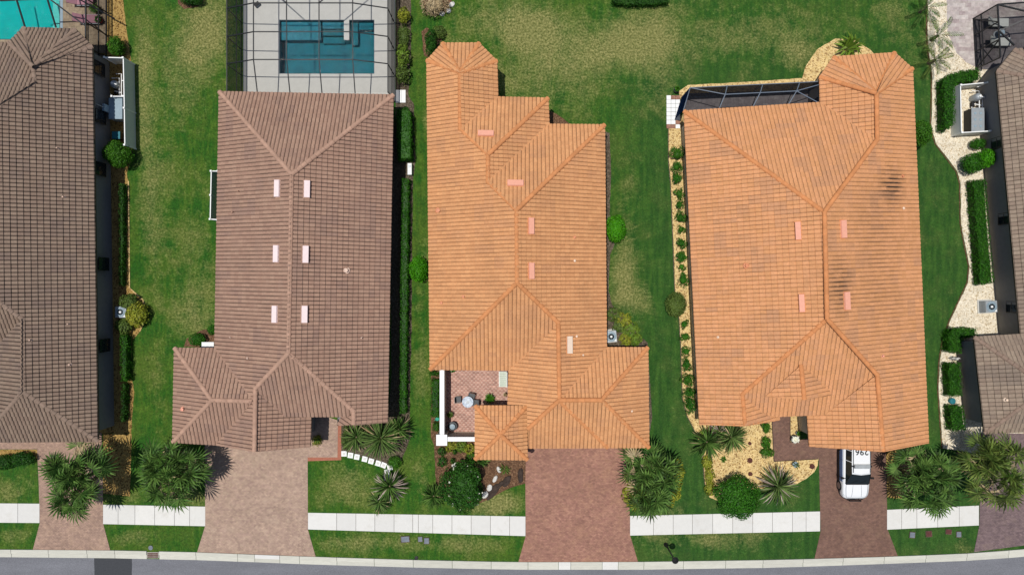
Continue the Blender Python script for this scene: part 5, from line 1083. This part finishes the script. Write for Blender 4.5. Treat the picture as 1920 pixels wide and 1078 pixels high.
def bin_(label, x, y, m='teal_lid'):
    r = thing('equipment_box', label, 'utility box', P(x, y, .6)); r.location.z = 0; MB().box((0, 0, .3), (.55, .5, .6)).build('cabinet', M['black'], r); MB().box((0, 0, .62), (.6, .55, .05)).build('lid', M[m], r); return r
bin_('teal lidded box at the bottom of the leftmost equipment yard', 218, 254); bin_('teal lidded box beside the wall of the right house', 1855, 224)
o_ = thing('meter_box', 'pale meter box on the shaded wall of the leftmost house', 'meter box', (-29.72, 13.1, 1.2)); MB().box((0, 0, 0), (.16, .5, .7)).build('case', M['metal_blue'], o_); MB().tube([(0, 0, .35), (0, 0, 1.2)], .03, 8).build('conduit', M['metal_grey'], o_)
o_ = thing('storage_box', 'white box in the notch above the left wing of the pinkish brown house', 'box', P(390, 646, .7)); o_.location.z = 0; MB().box((0, 0, .35), (.85, .34, .7)).build('body', M['vinyl'], o_); MB().box((0, 0, .72), (.9, .38, .05)).build('lid', M['white'], o_)
o_ = thing('utility_pad', 'white slab beside the pool cage corner of the pinkish brown house', 'slab', P(751, 181, .1)); o_.location.z = 0; MB().box((0, 0, .06), (.75, .95, .1)).build('slab', M['white'], o_); MB().bar((.06, -.46, .12), (.06, .46, .12), .03, .012).build('seam', M['metal_grey'], o_)
o_ = thing('utility_box', 'small white box at the gap between two hedges', 'utility box', P(768, 317, .5)); o_.location.z = 0; MB().box((0, 0, .25), (.3, .85, .5)).build('case', M['white'], o_); MB().box((0, .2, .51), (.2, .2, .03)).build('cover', M['metal_grey'], o_)
o_ = thing('stone_landing', 'white and pink tiled landing beside the lanai of the salmon house', 'landing', P(1262, 211)); m1, m2 = MB(), MB()
for i in range(3):
    for j in range(8):
        bx = (-.34+i*.34, 1.1-j*.31, .04); (m2 if (i, j) in ((1, 0), (0, 7), (1, 7), (2, 0), (2, 6)) else m1).box(bx, (.32, .29, .07), 0.02)
m1.build('white_tiles', M['white'], o_); m2.build('pink_tiles', M['pav_red'], o_)

# meter lids, storm drain, stones
def lid(label, x, y, w_, h_, m='water_box'):
    r = thing('utility_cover', label, 'utility cover', P(x, y), random.uniform(-.1, .1)); MB().box((0, 0, .02), (w_, h_, .06)).build('frame', M['mulch_grey'], r); MB().box((0, 0, .055), (w_*.82, h_*.8, .02)).box((0, h_*.2, .07), (w_*.2, .03, .01)).build('cover', M[m], r)
lid('wide grey utility cover in the strip left of the small pair', 760, 1010, .7, .5); lid('round cornered dark utility cover, left one of a touching pair', 788, 1010, .36, .42); lid('light grey square utility cover, right one of a touching pair', 800, 1013, .42, .5)
lid('leftmost grey utility cover in the right verge', 1710, 1002, .44, .48); lid('brown framed square utility cover in the right verge', 1741, 1000, .48, .48, 'rust'); lid('brown utility cover touching the sidewalk in the right verge', 1778, 996, .46, .4, 'rust'); lid('rightmost dark utility cover in the right verge', 1797, 1001, .4, .46)
o_ = thing('storm_drain', 'rusty red storm drain grate set in the curb', 'drain', P(287.5, 1039.5)); MB().box((0, 0, .03), (.86, .44, .08)).build('frame', M['curb'], o_)
g_ = MB()
for k in range(9): g_.box((-.36+k*.09, 0, .082), (.05, .38, .025))
for k in (-1, 0, 1): g_.box((0, k*.15, .076), (.80, .035, .03))
g_.build('grate', M['rust'], o_)
o_ = thing('drain_cover', 'small dark round cover in grass above the storm drain', 'drain cover', P(283, 1026)); MB().lathe((0, 0, 0), [(.17, 0), (.17, .06), (.12, .07), (.0, .07)], 14).build('lid', M['water_box'], o_)
o_ = thing('valve_cover', 'small black valve cover beside the curb below the middle covers', 'valve cover', P(781, 1045)); MB().lathe((0, 0, 0), [(.14, 0), (.14, .07), (.1, .08), (.0, .08)], 14).build('lid', M['black'], o_)
pts = [(645.3,850,0),(657.3,853,-.12),(669.3,856,-.15),(684,860,-.2),(696,864,-.25),(709,868,-.28),(719.5,871.5,-.4),(731.2,875.5,.08),(726,884.7,.05),(725,894.3,.1)]
for i, (x, y, a) in enumerate(pts):
    r = thing('stepping_stone', ['leftmost white square stepping stone next to the brick border','second white stepping stone from the brick border','third white stepping stone from the brick border','fourth white stepping stone, after the wider gap','fifth white stepping stone from the brick border','sixth white stepping stone from the brick border','seventh white stepping stone, tilted more than the others','white stepping stone at the corner where the path turns down','white stepping stone just below the turn of the path','last white stepping stone, touching the grey tipped palm'][i], 'stepping stone', P(x, y), a, 'white stepping stones')
    MB().box((0, 0, .03), (.41, .41, .05), 0, .97).build('slab', M['white'], r); MB().box((0, 0, .056), (.2, .2, .004)).build('stamp', M['concrete'], r)
def stone(label, x, y, a, b, h_, rz=0, m='stone'):
    vs, fs = blob((0, 0, 0), (a, b, h_), 9, 6); rg = np.random.default_rng(int(x*7+y)); vs = vs*(1+rg.normal(0, .09, (len(vs), 1))); mb = MB(); mb.add([tuple(v) for v in vs], fs); o = mb.build('rock', M[m], None, smooth=False); o.location = P(x, y, h_*.4); o.rotation_euler = (0, 0, rz); tag(o, label, 'rock'); return o
stone('white rock at the upper left edge of the flowering bush', 853, 871, .26, .17, .14, .5); stone('white rock left of the variegated rosette', 935.5, 880, .17, .26, .15, .4); stone('long pale rock in the middle of the mulch', 928.5, 897, .15, .32, .13, -.5); stone('bright white rock between long pale rock and flowering bush', 917.5, 914, .2, .28, .16, -.4); stone('grey pale rock lowest in the mulch', 910, 927, .22, .3, .13, -.6)
stone('uppermost white stone beside the brown bush at the top edge', 847, 9, .24, .2, .12, .4); stone('middle white stone beside the brown bush at the top edge', 841, 21, .2, .18, .12); stone('lowest white stone beside the brown bush at the top edge', 829, 26, .2, .2, .12)
for x, y, a, b, rz, l_ in ((925, 920, .30, .78, -.6, 'long dark low ground plant strip in the mulch near the lawn'), (950, 901, .26, .52, -.55, 'dark oval ground plant in the mulch'), (976, 891, .22, .62, 0, 'dark rectangular planter strip against the red driveway'), (938, 908, .16, .35, -.6, 'small dark oval ground plant between the longer ones')):
    o = stone(l_, x, y, a, b, .14, rz, 'black_soil'); o.name = 'ground_plant'; o['category'] = 'ground plant'
for x, y, s_, l_ in ((1406, 831, .14, 'upper dark red rock in gold gravel'), (1406, 863, .2, 'larger dark red rock in the middle of the gold gravel'), (1407, 888, .16, 'lower dark red rock in gold gravel near the big round bush'), (1523, 874, .2, 'dark red rock at the right corner of the gold gravel')): stone(l_, x, y, s_, s_, .14, 0, 'red_rock')

# ------------------------------------------------------------------ courtyard furniture
def table(label, x, y, rad, m, name='round_table', h_=.74):
    r = thing(name, label, 'table', P(x, y, h_)); r.location.z = 0; MB().lathe((0, 0, h_-.04), [(rad*.96, 0), (rad, .01), (rad, .03), (rad*.97, .04)], 28).build('tabletop', M[m], r)
    MB().lathe((0, 0, h_), [(rad*.30, .001), (rad*.30, .006), (rad*.2, .008)], 20).lathe((0, 0, .0), [(.28, .0), (.28, .03), (.05, .05), (.04, h_-.05)], 16).build('pedestal', M['metal_grey'], r)
    return r
n = N('mosaic_top'); vo = n.n('ShaderNodeTexVoronoi'); vo.inputs['Scale'].default_value = 9; n.l(n.coord(), vo.inputs['Vector']); sp = n.n('ShaderNodeSeparateColor'); n.l(vo.outputs['Color'], sp.inputs[0]); n.out(n.mix(sp.outputs[0], (.26, .33, .42), (.6, .66, .72)), .25); M['mosaic'] = n.m
table('round mosaic topped table in the brick courtyard', 877, 753.5, .42, 'mosaic')
def chair(label, x, y, rz, frame='ceramic', cush='ceramic', group=None):
    r = thing('garden_chair', label, 'chair', P(x, y, .45), rz, group=group); r.location.z = 0
    MB().box((0, 0, .43), (.44, .44, .05)).build('seat', M[cush], r); MB().box((0, -.22, .70), (.42, .04, .45)).build('backrest', M[frame], r)
    for i in (-1, 1):
        for j in (-1, 1): MB().bar((i*.19, j*.19, 0), (i*.19, j*.19, .41), .035).build('leg', M[frame], r)
        MB().bar((i*.23, -.2, .64), (i*.23, .2, .64), .035).build('armrest', M[frame], r)
chair('dark garden chair left of the courtyard table', 859, 749, -1.5, group='dark chairs round the courtyard table'); chair('dark garden chair above the courtyard table', 884, 742, 2.9, group='dark chairs round the courtyard table'); chair('dark garden chair right of the courtyard table', 892, 755, 1.5, group='dark chairs round the courtyard table')
r = thing('daybed', 'pale green slatted bench cushion at the right wall of the courtyard', 'bench', P(943, 711, .5)); r.location.z = 0
sb = MB()
for k in range(7): sb.box((0, -.48+k*.16, .45), (.52, .145, .09))
sb.build('cushion', M['green_cloth'], r); MB().box((0, 0, .37), (.6, 1.15, .06)).build('base', M['white'], r); MB().box((.3, 0, .55), (.05, 1.1, .4)).build('backrest', M['white'], r)
for i in (-1, 1):
    for j in (-1, 1): MB().bar((i*.25, j*.5, 0), (i*.25, j*.5, .34), .05).build('leg', M['white'], r)
def pot(label, x, y, rad, h_, m, plant='leaf_shrub', nb=26, seed=1, name='potted_plant', spread=1.6):
    r = thing(name, label, 'potted plant', P(x, y, h_)); r.location.z = 0; MB().lathe((0, 0, 0), [(rad*.65, 0), (rad*.9, h_*.6), (rad, h_), (rad*.86, h_), (rad*.82, h_*.85)], 18).build('pot', M[m], r); rg = random.Random(seed); mb = MB()
    for k in range(nb):
        a = k*2.4; u = VX((math.cos(a), math.sin(a), 0)); v = VX((-u.y, u.x, 0)); L = rad*spread*rg.uniform(.7, 1.1); p1 = u*L*.5+VX((0, 0, h_+.25)); p2 = u*L+VX((0, 0, h_+rg.uniform(0, .25))); mb.add([VX((0, 0, h_*.86)), p1+v*.045, p2, p1-v*.045], [(0, 1, 2, 3)])
    if nb: mb.build('leaves', M[plant], r)
    return r
r = pot('round dark fountain bowl with a pale centre in the courtyard corner', 848.5, 799, .34, .5, 'ceramic', nb=0, name='fountain'); r['category'] = 'fountain'; MB().lathe((0, 0, .3), [(.16, 0), (.2, .3), (.2, .34), (.05, .36)], 16).build('bowl', M['metal_blue'], r)
pot('potted green plant in the courtyard above the gatehouse roof', 918, 746, .2, .35, 'terracotta', seed=3, spread=2.4); pot('small potted plant against the inner courtyard wall', 844, 777, .16, .3, 'terracotta', 'leaf_olive', seed=4, spread=1.8); pot('thin reddish potted plant near the wall corner of the courtyard', 947, 739, .11, .3, 'terracotta', 'leaf_dead', 14, 5, spread=1.8); pot('small white flower pot under the courtyard eave', 849, 694, .16, .3, 'white', 'leaf_shrub', 8, 6)
pot('striped pot with white leaves at the entry of the salmon house', 1490, 823, .3, .35, 'ceramic', 'petal', 40, 8, spread=1.2); pot('small leafy pot beside the striped pot', 1496, 812, .14, .3, 'metal_blue', 'leaf_shrub', 16, 9); pot('blue grey urn in the gold gravel below the walkway', 1492, 871, .22, .4, 'metal_blue', 'leaf_olive', 6, 10); pot('round pot with a clipped plant at the lanai corner of the salmon house', 1269, 168, .22, .45, 'ceramic', 'leaf_shrub', 40, 11, spread=1.1)
o_ = thing('watering_can', 'bright green watering can outside the white courtyard wall', 'watering can', P(820, 785, .2), .5); o_.location.z = 0; MB().lathe((0, 0, 0), [(.14, 0), (.15, .25), (.1, .28)], 14).build('body', M['green_plastic'], o_); MB().tube([(.1, 0, .1), (.35, .05, .35)], .025, 7).build('spout', M['green_plastic'], o_)
MB().tube([(-.12, 0, .05), (-.25, 0, .2), (-.08, 0, .32), (.05, 0, .28)], .018, 6).build('handle', M['green_plastic'], o_)
o_ = thing('garden_hose_box', 'teal garden box in cream gravel between two hedges', 'garden box', P(1787, 752, .3)); o_.location.z = 0; MB().lathe((0, 0, 0), [(.22, 0), (.24, .25), (.2, .3), (.05, .32)], 16).build('reel', M['teal_lid'], o_)
o_ = thing('garden_statue', 'small white garden statue between the hedges by the right house', 'statue', P(1790, 672, .4)); o_.location.z = 0; MB().lathe((0, 0, 0), [(.18, 0), (.18, .08), (.1, .12), (.12, .3), (.16, .45), (.08, .6), (.1, .72), (.03, .8)], 12).build('body', M['stone'], o_, smooth=True)
st = MB()
for i in (-1, 1): st.tube([(0, 0, .45), (i*.18, .05, .55), (i*.38, .0, .6)], [.05, .05, .02], 6)
st.build('wings', M['stone'], o_)

# loungers
def lounger(label, x, y, rz, m, frame='metal_grey', group=None):
    r = thing('sun_lounger', label, 'sun lounger', P(x, y, .4), rz, group=group); r.location.z = 0
    MB().box((.3, 0, .40), (1.2, .6, .08)).build('cushion', M[m], r); q = MB(); q.add([(-.3, -.3, .38), (-.3, .3, .38), (-.85, .3, .78), (-.85, -.3, .78), (-.3, -.3, .46), (-.3, .3, .46), (-.82, .3, .86), (-.82, -.3, .86)], [(3, 2, 1, 0), (4, 5, 6, 7), (0, 1, 5, 4), (1, 2, 6, 5), (2, 3, 7, 6), (3, 0, 4, 7)]); q.build('backrest', M[m], r)
    for i in (-.3, .8):
        for j in (-.28, .28): MB().bar((i, j, 0), (i, j, .36), .04).build('leg', M[frame], r)
    for j in (-.33, .33): MB().bar((-.35, j, .34), (.92, j, .34), .04).build('side_rail', M[frame], r)
lounger('upper pink cushioned lounger at the turquoise pool', 152, 2, 0, 'pink_cloth'); lounger('lower pink cushioned lounger at the turquoise pool', 163, 36, 0, 'pink_cloth')
lounger('upper pale grey lounger in the top right lanai', 1868, 43, 0, 'grey_cloth', 'frame_dark'); lounger('lower pale grey lounger in the top right lanai', 1872, 79, 0, 'grey_cloth', 'frame_dark')
table('small round side table between the pale grey loungers', 1878, 61, .26, 'metal_blue', 'side_table', .5)
pot('red flowering pot between the pink loungers', 178, 18, .25, .35, 'terracotta', 'leaf_palm', 30, 12, spread=2.0); pot('red and green pot right of the lower pink lounger', 186, 38, .2, .3, 'red_cloth', 'leaf_dark', 24, 13, spread=1.6)
o_ = thing('deck_speaker', 'small black box at the left corner of the pool deck top', 'speaker', P(481, 8, .3), .7); o_.location.z = 0; MB().box((0, 0, .15), (.42, .25, .3)).build('case', M['black'], o_); MB().box((0, -.13, .15), (.34, .02, .22)).build('grille', M['frame_grey'], o_)

# ------------------------------------------------------------------ street lamp
b = P(1248, 1020); r = thing('street_lamp', 'black street lamp post on the verge beside the curb', 'street lamp', b)
MB().lathe((0, 0, 0), [(.16, 0), (.16, .12), (.11, .2), (.09, .5), (.055, .6), (.05, 2.6), (.07, 2.65), (.05, 2.7)], 14).build('post', M['black'], r)
MB().lathe((0, 0, 2.7), [(.09, 0), (.15, .08), (.17, .3), (.16, .34)], 14).build('lantern', M['glass_dark'], r); MB().lathe((0, 0, 3.02), [(.24, 0), (.22, .05), (.12, .12), (.03, .18), (.02, .26)], 16).build('cap', M['black'], r)
MB().bar((-.28, 0, 2.5), (.28, 0, 2.5), .035).build('ladder_bar', M['black'], r)

# ------------------------------------------------------------------ patrol car
n = N('car_paint'); n.out((.78, .79, .8), .25); n.b.inputs['Coat Weight'].default_value = .6; n.b.inputs['Coat Roughness'].default_value = .06; M['car_paint'] = n.m
M['car_glass'] = plain('car_glass', (.012, .016, .018), .06, .05); M['tyre'] = plain('tyre_rubber', (.014, .014, .014), .85); M['rim'] = plain('rim', (.35, .35, .36), .3, metal=.9); M['chrome'] = plain('headlamp_glass', (.55, .6, .65), .12, .1)
M['livery'] = plain('blue_livery', (.10, .17, .33), .35, .25, 9); M['lightbar'] = plain('lightbar_plastic', (.34, .36, .37), .25, .12, 5); M['digit'] = plain('black_decal', (.02, .025, .03), .5)
CW, CL = 1.0, 4.85
car = thing('patrol_car', 'white patrol car with black number 296 on its roof, nose to the street', 'car', (25.32, -13.18, .03), R(0.0))
def yz(y): return y
# local: nose at -y (y=-2.42), tail at +y
def section(y, w_, zs):  # half cross-section list (x factor, z)
    return [(-w_*f, y, z) for f, z in zs]+[(w_*f, y, z) for f, z in zs[::-1]]
body = MB(); secs = []
def S_(y, w_, zb, zm, zt, wt): return [(-w_*.93, y, zb), (-w_, y, zb+.12), (-w_, y, zm), (-w_*.965, y, zm+.10), (-wt, y, zt), (-wt*.6, y, zt+.025), (wt*.6, y, zt+.025), (wt, y, zt), (w_*.965, y, zm+.10), (w_, y, zm), (w_, y, zb+.12), (w_*.93, y, zb)]
prof_ = [(-2.42, .62, .32, .55, .66, .50), (-2.36, .80, .26, .62, .80, .66), (-2.20, .93, .24, .74, .93, .78), (-1.9, .985, .23, .80, 1.0, .83), (-1.3, 1.0, .22, .86, 1.06, .84), (-.95, 1.0, .22, .90, 1.10, .84), (0, 1.0, .22, .92, 1.10, .86), (1.3, 1.0, .22, .94, 1.12, .86), (2.1, .98, .24, .95, 1.12, .84), (2.38, .90, .30, .90, 1.08, .78), (2.43, .80, .35, .85, 1.0, .70)]
for a in prof_: secs.append(S_(*a))
vs = [v for s_ in secs for v in s_]; k = 12; fs = [(i*k+j, i*k+(j+1) % k, (i+1)*k+(j+1) % k, (i+1)*k+j) for i in range(len(secs)-1) for j in range(k)]+[tuple(range(k)), tuple(reversed(range((len(secs)-1)*k, len(secs)*k)))]
body.add(vs, fs); bo = body.build('body', M['car_paint'], car); bo.data.shade_smooth()
md = bo.modifiers.new('bev', 'SUBSURF'); md.levels = 1; md.render_levels = 2
gh = MB(); G = [(-1.02, .82, 1.09), (-.28, .70, 1.60)]
gl = [(-.86, -1.22, 1.10), (.86, -1.22, 1.10), (.84, 2.2, 1.10), (-.84, 2.2, 1.10), (-.67, -.30, 1.66), (.67, -.30, 1.66), (.67, 1.85, 1.68), (-.67, 1.85, 1.68)]
gh.add(gl, [(0, 1, 5, 4), (1, 2, 6, 5), (2, 3, 7, 6), (3, 0, 4, 7), (4, 5, 6, 7)]); gh.build('windows', M['car_glass'], car)
rf = MB(); rf.add([(-.66, -.34, 1.66), (0, -.42, 1.675), (.66, -.34, 1.66), (.69, .6, 1.69), (.67, 1.9, 1.67), (-.67, 1.9, 1.67), (-.69, .6, 1.69), (-.56, -.24, 1.735), (0, -.32, 1.755), (.56, -.24, 1.735), (.58, .6, 1.775), (.56, 1.8, 1.75), (-.56, 1.8, 1.75), (-.58, .6, 1.775)],
    [(0, 1, 8, 7), (1, 2, 9, 8), (2, 3, 10, 9), (3, 4, 11, 10), (4, 5, 12, 11), (5, 6, 13, 12), (6, 0, 7, 13), (7, 8, 9, 10, 13), (13, 10, 11, 12)]); rf.build('roof_panel', M['car_paint'], car)
pl = MB()
ap = MB()
for i in (-1, 1):
    ap.bar((i*.86, -1.18, 1.11), (i*.685, -.32, 1.68), .035, .05); pl.bar((i*.835, 2.18, 1.12), (i*.675, 1.85, 1.69), .08, .08)
    for y in (.55, 1.35): pl.bar((i*.85, y, 1.10), (i*.69, y-.02, 1.68), .05, .03)
pl.build('pillars', M['car_paint'], car); ap.build('windscreen_frame', M['black'], car)
for i in (-1, 1):
    MB().tube([(i*.62, -.2, 1.80), (i*.62, 1.8, 1.80)], .018, 6).build('roof_rail', M['black'], car)
    mi = MB(); mi.box((i*1.10, -.78, 1.12), (.2, .12, .15)).bar((i*.85, -.8, 1.1), (i*1.05, -.78, 1.1), .04); mi.build('wing_mirror', M['black'], car)
    h_ = MB(); h_.add([(i*.62, -2.33, .70), (i*.90, -2.18, .70), (i*.93, -1.98, .90), (i*.70, -2.17, .90)], [(0, 1, 2, 3)]); h_.v = [(v[0], v[1]-.035, v[2]+.03) for v in h_.v]; h_.build('headlight', M['chrome'], car)
    MB().box((i*.998, .2, .70), (.02, 2.6, .40)).build('livery_stripe', M['livery'], car)
    MB().bar((i*1.0, -1.12, .36), (i*1.0, 1.05, .36), .06, .26).build('sill', M['black'], car)  # black sill made taller to stand in for shade on the lower body side
    for y, nm in ((-1.52, 0), (1.45, 0)):
        w_ = MB().tube([(i*.80, y, .38), (i*1.01, y, .38)], .38, 22).build('wheel', M['tyre'], car)
        MB().tube([(i*1.0, y, .38), (i*1.02, y, .38)], .24, 18).build('rim', M['rim'], w_)
        MB().tube([(i*.93, y+.44*math.cos(a*math.pi/8), .38+.44*math.sin(a*math.pi/8)) for a in range(9)], .045, 6).build('wheel_arch', M['black'], car)
bp = MB(); bp.tube([(-.80, -2.28, .42), (-.55, -2.44, .42), (0, -2.50, .42), (.55, -2.44, .42), (.80, -2.28, .42)], .085, 8); bp.build('bumper', M['black'], car)
bp = MB(); bp.bar((-.42, -2.56, .42), (-.42, -2.54, .85), .05).bar((.42, -2.56, .42), (.42, -2.54, .85), .05).bar((-.42, -2.56, .82), (.42, -2.56, .82), .05).bar((-.42, -2.56, .55), (.42, -2.56, .55), .05).bar((-.42, -2.54, .7), (-.75, -2.34, .7), .04).bar((.42, -2.54, .7), (.75, -2.34, .7), .04); bp.build('push_bar', M['black'], car)
lb = MB(); lb.box((0, .26, 1.84), (1.16, .30, .11), 0, .94); lbo = lb.build('light_bar', M['lightbar'], car)
for i in (-1, 1): MB().box((i*.64, .26, 1.82), (.12, .1, .08)).build('light_bar_bracket', M['black'], car)
wl_ = MB(); wl_.bar((-.82, -1.24, 1.11), (.82, -1.24, 1.11), .04).bar((-.5, -1.18, 1.16), (.0, -.9, 1.36), .015).bar((.15, -1.18, 1.16), (.6, -.9, 1.36), .015); wl_.build('wiper', M['black'], car)
hs = MB()
for i in (-1, 1): hs.tube([(i*.80, -1.22, 1.085), (i*.80, -1.7, 1.06), (i*.76, -2.12, .99), (i*.66, -2.26, .90)], .012, 4); hs.tube([(i*.30, -1.3, 1.10), (i*.34, -1.9, 1.065), (i*.36, -2.2, .975)], .007, 4)
hs.tube([(-.66, -2.27, .885), (0, -2.345, .87), (.66, -2.27, .885)], .014, 4); hs.build('bonnet_seam', M['metal_grey'], car)
gr_ = MB(); gr_.box((0, -2.40, .66), (1.0, .05, .2))
for k_ in range(5): gr_.box((0, -2.43, .58+k_*.04), (.96, .02, .012))
gr_.build('grille', M['black'], car)
for i in (-1, 1):
    for y in (-.62, .52): MB().bar((i*1.006, y, .42), (i*1.006, y, .98), .012, .012).build('door_seam', M['black'], car)
def digits(txt, parent, loc, size, rz, m, name):
    cu = bpy.data.curves.new(name, 'FONT'); cu.body = txt; cu.size = size; cu.align_x = 'CENTER'; cu.align_y = 'CENTER'; cu.extrude = .002; cu.offset = .012; cu.space_character = 1.1
    t = bpy.data.objects.new(name, cu); dg = bpy.context.evaluated_depsgraph_get(); C.objects.link(t); bpy.context.view_layer.update(); dg = bpy.context.evaluated_depsgraph_get(); me = bpy.data.meshes.new_from_object(t.evaluated_get(dg)); bpy.data.objects.remove(t)
    o = bpy.data.objects.new(name, me); C.objects.link(o); me.materials.clear(); me.materials.append(m); o.parent = parent; o.location = loc; o.rotation_euler = (0, 0, rz); return o
digits('296', car, (0, 1.30, 1.772), .60, math.pi, M['digit'], 'roof_number')

# ------------------------------------------------------------------ grass blades, one uncountable mass
SHEETS += [[(1283,209),(1537,193),(1537,145),(1563,108),(1677,100),(1710,130),(1740,829),(1518,835),(1514,778),(1312,794)], [(412,173),(737,179),(726,790),(581,836),(325,828),(328,653),(404,653)], [(801,114),(830,82),(898,82),(931,115),(933,183),(1027,185),(1029,234),(1133,235),(1137,652),(1214,652),(1216,838),(992,839),(990,850),(892,850),(807,692)], [(-145,84),(173,88),(183,826),(-38,828),(-145,640)]]
NB = 230000
bx = RNG.uniform(-44, 44, NB); by = RNG.uniform(-25, 26, NB); bpx = bx*PPM+960; bpy_ = 539-by*PPM
ok = np.ones(NB, bool)
for s_ in SHEETS:
    xs_ = [p[0] for p in s_]; ys_ = [p[1] for p in s_]; q = (bpx > min(xs_)) & (bpx < max(xs_)) & (bpy_ > min(ys_)) & (bpy_ < max(ys_)); idx = np.nonzero(q & ok)[0]
    if len(idx): ok[idx[in_poly(bpx[idx], bpy_[idx], s_)]] = False
bx, by, bpx, bpy_ = bx[ok], by[ok], bpx[ok], bpy_[ok]; k = len(bx); an = RNG.uniform(0, 6.283, k); L = RNG.uniform(.05, .13, k); hh = RNG.uniform(.02, .055, k); wv = RNG.uniform(.012, .024, k)
ux, uy = np.cos(an), np.sin(an)
a = np.stack([bx-uy*wv, by+ux*wv, np.full(k, .001)], 1); b = np.stack([bx+uy*wv, by-ux*wv, np.full(k, .001)], 1); c = np.stack([bx+ux*L, by+uy*L, hh], 1)
Vv = np.stack([a, b, c], 1).reshape(-1, 3); dr = np.repeat(dryf(bpx, bpy_), 3); dp = np.repeat(deepf(bpx, bpy_), 3)
g = mesh_np('grass', Vv, np.arange(k*3), np.arange(k)*3, M['blades'], attrs={'dry': dr, 'deep': dp}); struct(g, 'stuff')
for o in list(C.objects):
    if '_roof' in o: del o['_roof']
